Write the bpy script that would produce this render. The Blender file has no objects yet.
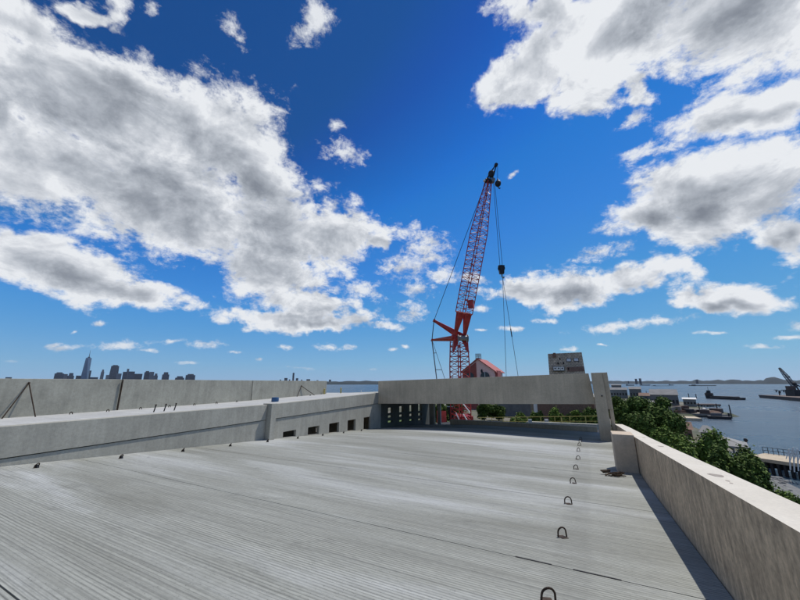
import bpy, math, random
import numpy as np
from mathutils import Vector, Matrix
R = math.radians
rng = random.Random(7)
S = bpy.context.scene
COL = S.collection

# ------------------------------------------------------------------ camera and survey
FPX = 340.0
PITCH = math.atan(83 / FPX)
YAW = math.atan2(186, math.hypot(FPX, 83))

def ray(x, y):
    r = x - 400; u = 300 - y
    F = FPX * math.cos(PITCH) - u * math.sin(PITCH)
    z = FPX * math.sin(PITCH) + u * math.cos(PITCH)
    return Vector((r * math.cos(YAW) - F * math.sin(YAW), r * math.sin(YAW) + F * math.cos(YAW), z))
def atD(x, y, D):
    d = ray(x, y); return d * (D / math.hypot(d.x, d.y))
def atZ(x, y, Z):
    d = ray(x, y); return d * (Z / d.z)
def atX(x, y, X):
    d = ray(x, y); return d * (X / d.x)
def atY(x, y, Y):
    d = ray(x, y); return d * (Y / d.y)

cam_d = bpy.data.cameras.new('camera'); cam = bpy.data.objects.new('camera', cam_d); COL.objects.link(cam)
cam_d.sensor_width = 36; cam_d.lens = 36 * FPX / 800; cam_d.clip_start = 0.05; cam_d.clip_end = 60000
cam.rotation_euler = (math.pi / 2 + PITCH, 0, YAW)
S.camera = cam

# ------------------------------------------------------------------ materials
def new_mat(name):
    m = bpy.data.materials.new(name); m.use_nodes = True
    nt = m.node_tree; b = nt.nodes['Principled BSDF']
    return m, nt, b
def N(nt, t, **kw):
    n = nt.nodes.new(t)
    for k, v in kw.items(): setattr(n, k, v)
    return n
def L(nt, a, b): nt.links.new(a, b)
def coords(nt, scale, out='Object', rot=(0, 0, 0)):
    tc = N(nt, 'ShaderNodeTexCoord'); mp = N(nt, 'ShaderNodeMapping')
    mp.inputs['Scale'].default_value = scale; mp.inputs['Rotation'].default_value = rot
    L(nt, tc.outputs[out], mp.inputs['Vector']); return mp.outputs['Vector']
def noise(nt, vec, scale, detail=5, rough=.55, dist=0.0):
    n = N(nt, 'ShaderNodeTexNoise'); n.inputs['Scale'].default_value = scale
    n.inputs['Detail'].default_value = detail; n.inputs['Roughness'].default_value = rough
    n.inputs['Distortion'].default_value = dist
    if vec is not None: L(nt, vec, n.inputs['Vector'])
    return n.outputs['Fac']
def ramp(nt, fac, stops):
    r = N(nt, 'ShaderNodeValToRGB'); cr = r.color_ramp
    while len(cr.elements) < len(stops): cr.elements.new(.5)
    for e, (p, c) in zip(cr.elements, stops):
        e.position = p; e.color = (c[0], c[1], c[2], 1) if not isinstance(c, (int, float)) else (c, c, c, 1)
    L(nt, fac, r.inputs['Fac']); return r.outputs['Color']
def mixc(nt, a, b, fac, mode='MIX'):
    m = N(nt, 'ShaderNodeMix', data_type='RGBA', blend_type=mode)
    for sock, v in ((m.inputs[0], fac), (m.inputs[6], a), (m.inputs[7], b)):
        if hasattr(v, 'is_linked') or hasattr(v, 'node'): L(nt, v, sock)
        elif isinstance(v, (int, float)): sock.default_value = v
        else: sock.default_value = (v[0], v[1], v[2], 1)
    return m.outputs[2]
def math_(nt, op, a, b=0.0, clamp=False):
    m = N(nt, 'ShaderNodeMath', operation=op); m.use_clamp = clamp
    for i, v in enumerate((a, b)):
        if hasattr(v, 'node'): L(nt, v, m.inputs[i])
        else: m.inputs[i].default_value = v
    return m.outputs[0]
def bump(nt, b, h, strength=.3, dist=.02):
    n = N(nt, 'ShaderNodeBump'); n.inputs['Strength'].default_value = strength; n.inputs['Distance'].default_value = dist
    L(nt, h, n.inputs['Height']); L(nt, n.outputs['Normal'], b.inputs['Normal'])
def plain(name, col, rough=.6, metal=0.0, var=.25, scale=3.0):
    m, nt, b = new_mat(name)
    f = noise(nt, coords(nt, (1, 1, 1)), scale, 6, .6)
    c = ramp(nt, f, [(.3, [v * (1 - var) for v in col]), (.7, [min(1, v * (1 + var)) for v in col])])
    L(nt, c, b.inputs['Base Color']); b.inputs['Roughness'].default_value = rough; b.inputs['Metallic'].default_value = metal
    return m
def concrete(name, col, blot=.18, streak=None, rot=(0, 0, 0), streak_amt=.25, bstr=.25, fine=.12):
    m, nt, b = new_mat(name)
    v = coords(nt, (1, 1, 1))
    big = noise(nt, v, .9, 6, .62, .6)
    fin = noise(nt, v, 14, 6, .7)
    c = ramp(nt, big, [(.28, [x * (1 - blot) for x in col]), (.5, col), (.72, [x * (1 + blot) for x in col])])
    fc = ramp(nt, fin, [(.3, 1 - fine), (.7, 1 + fine)])
    c = mixc(nt, c, fc, 1.0, 'MULTIPLY')
    h = fin
    if streak:
        sv = coords(nt, streak, rot=rot)
        sn = noise(nt, sv, 1.0, 5, .65, .2)
        c = mixc(nt, c, ramp(nt, sn, [(.32, 1 - streak_amt), (.68, 1 + streak_amt)]), 1.0, 'MULTIPLY')
        h = math_(nt, 'ADD', fin, math_(nt, 'MULTIPLY', sn, 1.5))
    # small pinholes and dark specks
    sp = noise(nt, v, 55, 3, .5)
    c = mixc(nt, c, ramp(nt, sp, [(.26, .62), (.34, 1.0)]), 1.0, 'MULTIPLY')
    L(nt, c, b.inputs['Base Color']); b.inputs['Roughness'].default_value = .88
    bump(nt, b, h, bstr, .01)
    return m

def deck_material():
    m, nt, b = new_mat('broomed_concrete')
    tc = N(nt, 'ShaderNodeTexCoord'); P = tc.outputs['Object']
    def mp(s, rot=(0, 0, 0), loc=(0, 0, 0)):
        q = N(nt, 'ShaderNodeMapping'); q.inputs['Scale'].default_value = s; q.inputs['Rotation'].default_value = rot
        q.inputs['Location'].default_value = loc
        L(nt, P, q.inputs['Vector']); return q.outputs['Vector']
    # wide laitance clouds drawn out along the broom direction (X)
    big = noise(nt, mp((.10, .55, 1)), 1.0, 6, .6, .5)
    mid = noise(nt, mp((.16, 2.6, 1)), 1.0, 6, .62, .3)
    thin = noise(nt, mp((.35, 16, 1)), 1.0, 6, .72, .1)
    groove = noise(nt, mp((.30, 30, 1)), 1.0, 2, .6, .03)
    fin = noise(nt, mp((9, 22, 9)), 1.0, 6, .75)
    c = ramp(nt, big, [(.32, (.215, .216, .182)), (.5, (.30, .305, .27)), (.68, (.46, .47, .455))])
    c = mixc(nt, c, ramp(nt, mid, [(.3, .90), (.7, 1.09)]), 1.0, 'MULTIPLY')
    c = mixc(nt, c, ramp(nt, thin, [(.28, .86), (.5, 1.0), (.74, 1.08)]), 1.0, 'MULTIPLY')
    c = mixc(nt, c, ramp(nt, groove, [(.30, .70), (.46, .97), (.7, 1.08)]), 1.0, 'MULTIPLY')
    c = mixc(nt, c, ramp(nt, fin, [(.3, .84), (.7, 1.14)]), 1.0, 'MULTIPLY')
    # faint trowelled band along the lifting loops at X -0.5, and water marks
    sep = N(nt, 'ShaderNodeSeparateXYZ'); L(nt, P, sep.inputs[0])
    wob = noise(nt, mp((3, .6, 1)), 1.0, 4, .6)
    d = math_(nt, 'ABSOLUTE', math_(nt, 'ADD', sep.outputs[0], math_(nt, 'ADD', .27, math_(nt, 'MULTIPLY', wob, .25))))
    band = ramp(nt, d, [(.16, .90), (.26, 1.0)])
    c = mixc(nt, c, band, 1.0, 'MULTIPLY')
    wv = N(nt, 'ShaderNodeTexWave', wave_type='BANDS', bands_direction='Y', wave_profile='SIN')
    wv.inputs['Scale'].default_value = 7.0; wv.inputs['Distortion'].default_value = 2.2; wv.inputs['Detail'].default_value = 3; wv.inputs['Detail Scale'].default_value = .35; wv.inputs['Detail Roughness'].default_value = .6
    L(nt, mp((.25, 1, 1)), wv.inputs['Vector'])
    rk = ramp(nt, wv.outputs['Fac'], [(.05, .60), (.30, .98), (1.0, 1.08)])
    c = mixc(nt, c, mixc(nt, (1, 1, 1), rk, ramp(nt, mid, [(.35, .25), (.6, 1.0)])), 1.0, 'MULTIPLY')
    pores = noise(nt, mp((30, 60, 1)), 1.0, 3, .6)
    c = mixc(nt, c, ramp(nt, pores, [(.28, .45), (.38, 1.0)]), 1.0, 'MULTIPLY')
    spots = noise(nt, mp((.9, 1.6, 1)), 1.3, 7, .7, .8)
    c = mixc(nt, c, ramp(nt, spots, [(.30, .80), (.42, 1.0), (.62, 1.0), (.72, 1.10)]), 1.0, 'MULTIPLY')
    L(nt, c, b.inputs['Base Color'])
    b.inputs['Roughness'].default_value = .82
    h = math_(nt, 'ADD', math_(nt, 'MULTIPLY', groove, 1.2), math_(nt, 'ADD', math_(nt, 'MULTIPLY', thin, .8), math_(nt, 'MULTIPLY', fin, .5)))
    bump(nt, b, h, .45, .012)
    return m

def leaf_mat(name, dark, light):
    m, nt, b = new_mat(name)
    g = N(nt, 'ShaderNodeNewGeometry')
    f = noise(nt, coords(nt, (1, 1, 1)), .55, 5, .65)
    rnd = N(nt, 'ShaderNodeMath', operation='MULTIPLY_ADD')
    L(nt, g.outputs['Random Per Island'], rnd.inputs[0]); rnd.inputs[1].default_value = .5
    L(nt, math_(nt, 'SUBTRACT', f, .25), rnd.inputs[2])
    c = ramp(nt, rnd.outputs[0], [(.1, dark), (.9, light)])
    L(nt, c, b.inputs['Base Color']); b.inputs['Roughness'].default_value = .75
    b.inputs['Specular IOR Level'].default_value = .15
    return m

M = {}
M['deck'] = deck_material()
M['panel'] = concrete('cast_concrete', (.35, .338, .285), .16, (5, 5, .4), streak_amt=.10)
M['panel_warm'] = concrete('warm_cast_concrete', (.50, .41, .29), .16, (6, 6, .4), streak_amt=.10)
M['panel_green'] = concrete('weathered_concrete', (.33, .32, .262), .20, (5, 5, .4), streak_amt=.12)
def parapet_material():
    m = concrete('buff_concrete', (.47, .345, .22), .14, (1, 11, 2.6), rot=(R(38), 0, 0), streak_amt=.34, bstr=.5, fine=.32)
    nt = m.node_tree; b = nt.nodes['Principled BSDF']
    face = b.inputs['Base Color'].links[0].from_socket          # rough formed face
    v = coords(nt, (1, 1, 1))
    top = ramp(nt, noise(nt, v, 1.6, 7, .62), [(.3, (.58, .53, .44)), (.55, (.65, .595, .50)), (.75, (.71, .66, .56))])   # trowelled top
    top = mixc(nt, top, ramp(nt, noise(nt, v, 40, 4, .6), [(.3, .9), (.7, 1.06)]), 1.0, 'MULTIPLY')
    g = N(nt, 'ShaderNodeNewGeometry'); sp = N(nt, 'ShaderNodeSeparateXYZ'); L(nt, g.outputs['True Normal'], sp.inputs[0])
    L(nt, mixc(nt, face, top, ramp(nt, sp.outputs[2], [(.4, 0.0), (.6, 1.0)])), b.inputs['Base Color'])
    return m
M['parapet'] = parapet_material()
M['buff'] = concrete('buff_smooth_concrete', (.56, .45, .33), .12)
M['cream_patch'] = concrete('grout', (.35, .30, .25), .2)
M['upper'] = concrete('pale_topping', (.43, .43, .41), .12, (.4, 6, 1), streak_amt=.1)
M['shade_dark'] = concrete('shade_darkened_concrete', (.10, .105, .09), .3)  # darker concrete: shade behind the beam put into the colour
M['dark_gap'] = plain('joint_sealant', (.02, .02, .02), .9)
M['rust'] = plain('rusted_steel', (.055, .035, .022), .75, .4, .5, 12)
M['steel_dark'] = plain('dark_steel', (.03, .03, .032), .5, .6)
M['steel_grey'] = plain('grey_steel', (.22, .22, .22), .5, .6)
M['crane_red'] = plain('red_crane_paint', (.42, .030, .022), .45, 0, .35, 1.5)
M['white_paint'] = plain('white_paint', (.78, .78, .75), .55, 0, .08)
M['cable'] = plain('wire_rope', (.035, .035, .04), .6, .5)
M['blue'] = plain('blue_plastic', (.03, .10, .22), .5)
M['yellow'] = plain('yellow_paint', (.42, .34, .09), .55, 0, .2)
M['wood'] = plain('old_timber', (.085, .055, .032), .9, 0, .5, 10)
M['black'] = plain('black_void', (.012, .012, .012), .95)
M['pink'] = plain('pink_stucco', (.90, .58, .50), .85, 0, .1)
M['redroof'] = plain('red_metal_roof', (.40, .10, .08), .6, 0, .2)
M['cladding'] = plain('red_brown_cladding', (.30, .075, .055), .8, 0, .2)
M['glass'] = plain('dark_glass', (.02, .025, .03), .12, 0, .1)
M['grey_wall'] = concrete('grey_blockwork', (.15, .148, .142), .2)
M['roof_grey'] = plain('grey_roofing', (.15, .148, .145), .85, 0, .25, .3)
M['roof_pale'] = plain('pale_roofing', (.27, .265, .25), .8, 0, .15, .4)
M['roof_white'] = plain('white_roofing', (.62, .62, .60), .7, 0, .06, .4)
M['roof_brown'] = plain('brown_roofing', (.15, .085, .055), .85, 0, .3, .6)
M['brick'] = plain('brown_brick', (.20, .12, .085), .9, 0, .25, 4)
M['asphalt'] = plain('asphalt', (.06, .06, .06), .9, 0, .25, .6)
M['pavement'] = plain('pale_pavement', (.42, .40, .35), .9, 0, .15, .8)
M['gravel'] = concrete('shingle_beach', (.17, .17, .165), .3, bstr=.6, fine=.35)
M['leaf_a'] = leaf_mat('dark_leaf', (.022, .046, .009), (.125, .190, .036))
M['leaf_b'] = leaf_mat('mid_leaf', (.036, .070, .011), (.185, .270, .050))
M['bark'] = plain('bark', (.06, .045, .03), .95, 0, .4, 6)
M['tower_glass'] = plain('blue_tower_glass', (.10, .15, .22), .25, .1, .15, .05)
M['tower_dark'] = plain('dark_tower_cladding', (.03, .042, .062), .5, 0, .6, .045)
M['tower_pale'] = plain('pale_tower_cladding', (.12, .13, .15), .5, 0, .2, .03)
M['hull_dark'] = plain('dark_hull', (.018, .016, .018), .6, 0, .4, .3)
M['hull_rust'] = plain('rusty_hull', (.09, .055, .04), .7, 0, .4, .3)
M['concrete_far'] = plain('old_pier_concrete', (.24, .21, .17), .9, 0, .3, .4)

def shingle_material():
    m, nt, b = new_mat('slate_shingles')
    v = coords(nt, (1, 1, 1))
    br = N(nt, 'ShaderNodeTexBrick'); L(nt, coords(nt, (1, 1, 1), rot=(R(90), 0, 0)), br.inputs['Vector'])
    br.inputs['Scale'].default_value = 1.0; br.inputs['Brick Width'].default_value = .5; br.inputs['Row Height'].default_value = .3
    br.inputs['Color1'].default_value = (.58, .46, .32, 1); br.inputs['Color2'].default_value = (.42, .335, .235, 1)
    br.inputs['Mortar'].default_value = (.04, .04, .04, 1); br.inputs['Mortar Size'].default_value = .02
    c = mixc(nt, br.outputs['Color'], ramp(nt, noise(nt, v, 1.2, 6, .7), [(.3, .6), (.7, 1.35)]), 1.0, 'MULTIPLY')
    L(nt, c, b.inputs['Base Color']); b.inputs['Roughness'].default_value = .85
    return m
M['slate'] = shingle_material()

def land_material():
    m, nt, b = new_mat('shore_ground')
    v = coords(nt, (1, 1, 1))
    f = noise(nt, v, .06, 8, .65); g = noise(nt, v, .9, 8, .7)
    c = ramp(nt, f, [(.38, (.045, .06, .025)), (.5, (.10, .10, .06)), (.58, (.17, .155, .12)), (.7, (.24, .22, .18))])
    c = mixc(nt, c, ramp(nt, g, [(.3, .55), (.7, 1.4)]), 1.0, 'MULTIPLY')
    L(nt, c, b.inputs['Base Color']); b.inputs['Roughness'].default_value = .95
    return m
M['land'] = land_material()

def water_material():
    m, nt, b = new_mat('bay_water')
    v = coords(nt, (1, 1, 1))
    cur = noise(nt, coords(nt, (.004, .014, 1), rot=(0, 0, R(-20))), 1.0, 6, .6, .6)
    c = ramp(nt, cur, [(.35, (.022, .056, .092)), (.65, (.038, .078, .118))])
    L(nt, c, b.inputs['Base Color']); b.inputs['IOR'].default_value = 1.33
    r = ramp(nt, cur, [(.35, .22), (.65, .36)])
    L(nt, r, b.inputs['Roughness'])
    w1 = noise(nt, coords(nt, (.35, .9, 1), rot=(0, 0, R(30))), 1.0, 6, .65)
    w2 = noise(nt, coords(nt, (.05, .12, 1), rot=(0, 0, R(15))), 1.0, 5, .6)
    bump(nt, b, math_(nt, 'ADD', w1, math_(nt, 'MULTIPLY', w2, 1.4)), .9, .9)
    return m
M['water'] = water_material()

def hill_material():
    m, nt, b = new_mat('wooded_hills')
    f = noise(nt, coords(nt, (1, 1, 3)), .012, 8, .7)
    c = ramp(nt, f, [(.35, (.008, .018, .022)), (.6, (.016, .028, .030)), (.8, (.06, .065, .065))])
    L(nt, c, b.inputs['Base Color']); b.inputs['Roughness'].default_value = 1
    return m
M['hill'] = hill_material()

# ------------------------------------------------------------------ mesh building
ORG = {}
class MB:
    def __init__(s): s.v = []; s.f = []
    def add(s, vs, fs):
        o = len(s.v); s.v += [tuple(p) for p in vs]; s.f += [tuple(i + o for i in f) for f in fs]; return s
    def hexa(s, p):      # 8 corners: bottom 4 ccw, top 4 ccw
        return s.add(p, [(3, 2, 1, 0), (4, 5, 6, 7), (0, 1, 5, 4), (1, 2, 6, 5), (2, 3, 7, 6), (3, 0, 4, 7)])
    def box(s, x0, x1, y0, y1, z0, z1):
        return s.hexa([(x0, y0, z0), (x1, y0, z0), (x1, y1, z0), (x0, y1, z0), (x0, y0, z1), (x1, y0, z1), (x1, y1, z1), (x0, y1, z1)])
    def obox(s, c, a, w, d, h):       # oriented box, c base centre, a heading of width axis
        ca, sa = math.cos(a), math.sin(a)
        P = [(-w/2, -d/2), (w/2, -d/2), (w/2, d/2), (-w/2, d/2)]
        q = [(c[0] + x*ca - y*sa, c[1] + x*sa + y*ca) for x, y in P]
        return s.hexa([(x, y, c[2]) for x, y in q] + [(x, y, c[2] + h) for x, y in q])
    def run(s, pts, w0, w1, n_axis='x'):
        """beam along Y: pts = [(y, zlow, ztop)], from x=w0 to x=w1"""
        for (ya, la, ta), (yb, lb, tb) in zip(pts[:-1], pts[1:]):
            s.hexa([(w0, ya, la), (w1, ya, la), (w1, yb, lb), (w0, yb, lb), (w0, ya, ta), (w1, ya, ta), (w1, yb, tb), (w0, yb, tb)])
        return s
    def tube(s, a, b, r, r2=None, n=6):
        a = Vector(a); b = Vector(b); r2 = r if r2 is None else r2
        d = (b - a)
        if d.length < 1e-6: return s
        d.normalize(); up = Vector((0, 0, 1)) if abs(d.z) < .9 else Vector((1, 0, 0))
        u = d.cross(up).normalized(); w = d.cross(u)
        ring = [(u * math.cos(t) + w * math.sin(t)) for t in [2 * math.pi * i / n for i in range(n)]]
        vs = [a + q * r for q in ring] + [b + q * r2 for q in ring]
        fs = [(i, (i + 1) % n, n + (i + 1) % n, n + i) for i in range(n)] + [tuple(range(n))[::-1], tuple(range(n, 2 * n))]
        return s.add(vs, fs)
    def path(s, pts, r, n=6):
        for a, b in zip(pts[:-1], pts[1:]): s.tube(a, b, r, n=n)
        return s
    def ball(s, c, rx, ry, rz, n=10, m=6):
        vs = []; fs = []
        for i in range(m + 1):
            t = math.pi * i / m
            for j in range(n):
                p = 2 * math.pi * j / n
                vs.append((c[0] + rx * math.sin(t) * math.cos(p), c[1] + ry * math.sin(t) * math.sin(p), c[2] + rz * math.cos(t)))
        for i in range(m):
            for j in range(n): fs.append((i*n+j, (i+1)*n+j, (i+1)*n+(j+1) % n, i*n+(j+1) % n))
        return s.add(vs, fs)
    def prism(s, poly, z0, z1):
        n = len(poly)
        return s.add([(x, y, z0) for x, y in poly] + [(x, y, z1) for x, y in poly],
                     [tuple(range(n))[::-1], tuple(range(n, 2*n))] + [(i, (i+1) % n, n+(i+1) % n, n+i) for i in range(n)])
    def build(s, name, mat, parent=None, origin=None, label=None, cat=None, group=None, kind=None, bevel=0, smooth=False, mats=None):
        a = np.array(s.v, dtype=float)
        if origin is None:
            origin = ORG[parent.name].copy() if parent is not None else Vector(((a[:, 0].min() + a[:, 0].max()) / 2, (a[:, 1].min() + a[:, 1].max()) / 2, a[:, 2].min()))
        origin = Vector(origin)
        a = a - np.array(origin)
        me = bpy.data.meshes.new(name); me.from_pydata(a.tolist(), [], s.f); me.update()
        me.materials.append(mat)
        o = bpy.data.objects.new(name, me); COL.objects.link(o)
        ORG[o.name] = origin
        if parent is not None: o.parent = parent; o.location = origin - ORG[parent.name]
        else: o.location = origin
        if smooth:
            for p in me.polygons: p.use_smooth = True
        if bevel:
            md = o.modifiers.new('bevel', 'BEVEL'); md.width = bevel; md.segments = 2; md.limit_method = 'ANGLE'
        tag(o, label, cat, group, kind)
        return o
def tag(o, label=None, cat=None, group=None, kind=None):
    if label: o['label'] = label
    if cat: o['category'] = cat
    if group: o['group'] = group
    if kind: o['kind'] = kind
    return o
def empty(name, loc, label, cat, group=None):
    o = bpy.data.objects.new(name, None); COL.objects.link(o); o.location = loc; ORG[o.name] = Vector(loc)
    o.empty_display_size = .2
    return tag(o, label, cat, group)
def copy_tree(o, parent=None, dz=None):
    c = o.copy(); COL.objects.link(c); c.parent = parent
    for ch in list(o.children): copy_tree(ch, c)
    return c

# ------------------------------------------------------------------ garage geometry
XL, XR, YB = -12.6, 1.04, 20.5         # left ramp wall, right parapet, end beam
def sm(t): t = max(0, min(1, t)); return t * t * (3 - 2 * t)
def deck_z(x, y):
    t = (x - XL) / (XR - XL)
    cross = .27 * (1 - (1 - min(1, max(0, t) / .55)) ** 2) - .06 * max(0, t - .55) / .45
    return -1.75 - .058 * y + cross * sm((y - 9) / 12)

SLAB = 3.27
ys = [1.53 + SLAB * k for k in range(-2, 8)] + [26.28]
db = MB()
for k in range(len(ys) - 1):                # cast slabs with an open joint between them
    ya, yb = ys[k] + .008, ys[k + 1] - .008
    xs = np.linspace(XL + .01, XR - .012, 15)
    yy = np.linspace(ya, yb, 5)
    base = len(db.v)
    for y in yy:
        for x in xs: db.v.append((x, y, deck_z(x, y)))
    for i in range(4):
        for j in range(14):
            a = base + i * 15 + j; db.f.append((a, a + 1, a + 16, a + 15))
    for y, fl in ((ya, 0), (yb, 1)):       # slab edge faces going down into the joint
        b0 = len(db.v)
        for x in xs: db.v.append((x, y, deck_z(x, y) - .001)); db.v.append((x, y, deck_z(x, y) - .12))
        for j in range(14): db.f.append((b0 + 2*j, b0 + 2*j + 1, b0 + 2*j + 3, b0 + 2*j + 2))
deck = db.build('roof_deck', M['deck'], origin=(0, 0, 0), kind='structure', label='broom finished pale concrete parking deck sloping away')
# dark sealant at the bottom of the joints, and the slab below, left black as shade on the far ramp
jb = MB(); jb.hexa([(XL, -5, -2.0 + .29 - .12), (XR, -5, -2.0 + .29 - .12), (XR, 34.2, -4.1), (XL, 34.2, -4.1), (XL, -5, -1.64), (XR, -5, -1.64), (XR, 34.2, -3.85), (XL, 34.2, -3.85)])
for i in (4, 5, 6, 7): pass
jb.v = [(x, y, (-1.75 - .058 * y - (.055 if k >= 4 else .35))) for k, (x, y, z) in enumerate(jb.v)]
jb.build('deck_underlay', M['dark_gap'], origin=(0, 0, 0), kind='structure')

# body of the garage under the decks
gb = MB(); gb.box(-30, 1.2, -20, 20.2, -15.5, -4.6)
gb.box(1.2, 1.38, -20, 20.2, -15.5, -4.2)
gb.box(-18.2, -17.95, -19.9, 20.6, -4.7, -1.55); gb.box(-17.94, XL - .3, 20.62, 20.8, -4.7, -1.52); gb.box(-17.94, XL - .3, -19.8, -19.6, -4.7, -1.52)  # outer and cross walls added to keep light out of the openings
gb.build('parking_garage', M['panel_warm'], label='tan concrete parking garage that carries the sloping top deck', cat='parking garage')

# dark open joint pieces on the deck (Y 4.8)
for xa, xb, y in ((-.98, -.58, 4.80), (-.36, .10, 4.80)):
    MB().hexa([(xa, y - .012, deck_z(xa, y) + .001), (xb, y - .012, deck_z(xb, y) + .001), (xb, y + .012, deck_z(xb, y) + .001), (xa, y + .012, deck_z(xa, y) + .001),
               (xa, y - .010, deck_z(xa, y) + .006), (xb, y - .010, deck_z(xb, y) + .006), (xb, y + .010, deck_z(xb, y) + .006), (xa, y + .010, deck_z(xa, y) + .006)]
        ).build('joint_filler', M['dark_gap'], label='black strip of filler in the near deck joint, ' + ('left' if xa < -.5 else 'right') + ' of the two by the loops', cat='joint filler', group='filler strips in the deck joint')

# ---- right parapet
def par_top(y): return -.66 - .068 * y + .08 * sm((y - 10) / 10)
pts = [(y, deck_z(XR, y) - .5, par_top(y)) for y in (-4, 2, 6, 9, 12, 15, 18, 21.5)]
pb = MB().run(pts, XR, XR + .36)
par = pb.build('parapet_wall', M['parapet'], label='long buff concrete parapet with bright flat top beside the right deck edge', cat='parapet wall')
for (px, py, w, l) in ((661, 446.5, .10, .12), (644, 438, .06, .10), (716.5, 475.5, .13, .12), (728, 481, .03, .04), (731.5, 483.3, .025, .03)):
    d = ray(px, py); t = .66 / (-d.z - .068 * d.y); p = d * t
    q = MB(); n = 9
    poly = [(p.x + w * .5 * math.cos(a) * (1 + .25 * math.sin(3 * a)), p.y + l * math.sin(a) * (1 + .2 * math.cos(2 * a + 1))) for a in [2 * math.pi * i / n for i in range(n)]]
    q.v = [(x, y, par_top(y) - .01) for x, y in poly] + [(x, y, par_top(y) + .003) for x, y in poly]
    q.f = [tuple(range(n, 2 * n))] + [(i, (i + 1) % n, n + (i + 1) % n, n + i) for i in range(n)]
    q.build('grout_patch', M['cream_patch'], par)
# gap strip at foot of parapet
# ---- stub wall at right
MB().hexa([(.50, 12.1, deck_z(.5, 12.1) - .02), (XR - .012, 12.1, deck_z(1, 12.1) - .02), (XR - .012, 12.9, deck_z(1, 12.9) - .02), (.50, 12.9, deck_z(.5, 12.9) - .02),
           (.50, 12.1, -1.43), (XR - .012, 12.1, -1.43), (XR - .012, 12.9, -1.43), (.50, 12.9, -1.43)]).build('stub_wall', M['buff'], bevel=.012,
    label='short square concrete stub wall standing against the inside of the right parapet', cat='stub wall')

# ---- end spandrel beam, column pieces
def beam_z(x, edge):      # edge 0 bottom, 1 top; falls to the left
    t = (x + 12.6) / 13.0
    return (-1.36 + .32 * t) if edge == 0 else (.13 + .36 * t)
x0, x1 = XL + .02, .30
MB().hexa([(x0, YB, beam_z(x0, 0)), (x1 - .0, YB, beam_z(x1, 0)), (x1, YB + .3, beam_z(x1, 0)), (x0, YB + .3, beam_z(x0, 0)),
           (x0, YB, beam_z(x0, 1)), (x1 - .13, YB, beam_z(x1, 1)), (x1 - .13, YB + .3, beam_z(x1, 1)), (x0, YB + .3, beam_z(x0, 1))]
    ).build('spandrel_beam', M['panel_warm'], bevel=.01, label='long deep concrete beam spanning the far end of the deck, red crane behind', cat='concrete beam')
for x, z in ((-12.45, -1.40), (-8.7, -1.35)):
    pass
col = empty('end_column', (.7, 20.1, deck_z(.7, 20.1) - .3), 'broad concrete column closing the right end of the long beam', 'column')
cb = MB().hexa([(.33, 20.1, -3.1), (.86, 20.1, -3.1), (.86, 20.75, -3.1), (.33, 20.75, -3.1), (.28, 20.1, .50), (.76, 20.1, .51), (.76, 20.75, .51), (.28, 20.75, .50)])
cb.build('shaft', M['panel_warm'], col, bevel=.01)
MB().hexa([(.775, 20.2, -1.25), (1.03, 20.2, -1.25), (1.03, 20.7, -1.25), (.775, 20.7, -1.25), (.772, 20.2, .51), (.99, 20.2, .52), (.99, 20.7, .52), (.772, 20.7, .51)]).build('side_panel', M['panel_warm'], col, bevel=.008)
MB().box(.872, 1.035, 20.25, 20.7, -3.1, -1.26).build('lower_shaft', M['panel_warm'], col, bevel=.008)
MB().tube((.62, 20.04, -.62), (.62, 20.12, -.62), .035, n=8).build('anchor_hole', M['dark_gap'], col)

# ---- low upstand beyond the beam and decks behind it
MB().hexa([(-9.6, 26.3, -4.6), (.3, 26.3, -4.6), (.3, 26.7, -4.6), (-9.6, 26.7, -4.6), (-9.6, 26.3, -2.74), (.3, 26.3, -2.74), (.3, 26.7, -2.74), (-9.6, 26.7, -2.74)]
    ).build('curb_wall', M['panel_warm'], label='low concrete upstand in shade along the deck edge beyond the beam', cat='curb wall')

# ---- left ramp wall: upper panels, lower wall
def top_l(y): return -1.03 + .012 * (y - 3) + (.020 * (y - 12) if y > 12 else 0)
def joint_l(y): return -1.78 + .0245 * (y - 3)
groupsp = 'upper concrete panels of the left ramp wall'
yA0, yA1 = -4.0, 11.15
def wall_run(y0, y1, flo, fhi, xa, xb, n=2):
    return MB().run([(y, flo(y), fhi(y)) for y in np.linspace(y0, y1, n)], xa, xb)
wall_run(yA0, yA1, lambda y: joint_l(y) + .012, top_l, XL - .28, XL + .03).build('spandrel_panel', M['panel'], label='smooth grey upper panel of the left wall, nearer the camera', cat='concrete panel', group=groupsp, bevel=.008)
wall_run(11.47, 20.9, lambda y: joint_l(y) + .012, top_l, XL - .28, XL + .05).build('spandrel_panel', M['panel'], label='grey upper panel of the left wall above the row of square openings', cat='concrete panel', group=groupsp, bevel=.008)
wall_run(yA0, yA1, lambda y: deck_z(XL, y) - .4, lambda y: joint_l(y) - .012, XL - .28, XL).build('ramp_wall', M['panel'], label='low plain strip of wall under the nearer left panel', cat='ramp wall', group='lower walls left of the deck')
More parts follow.
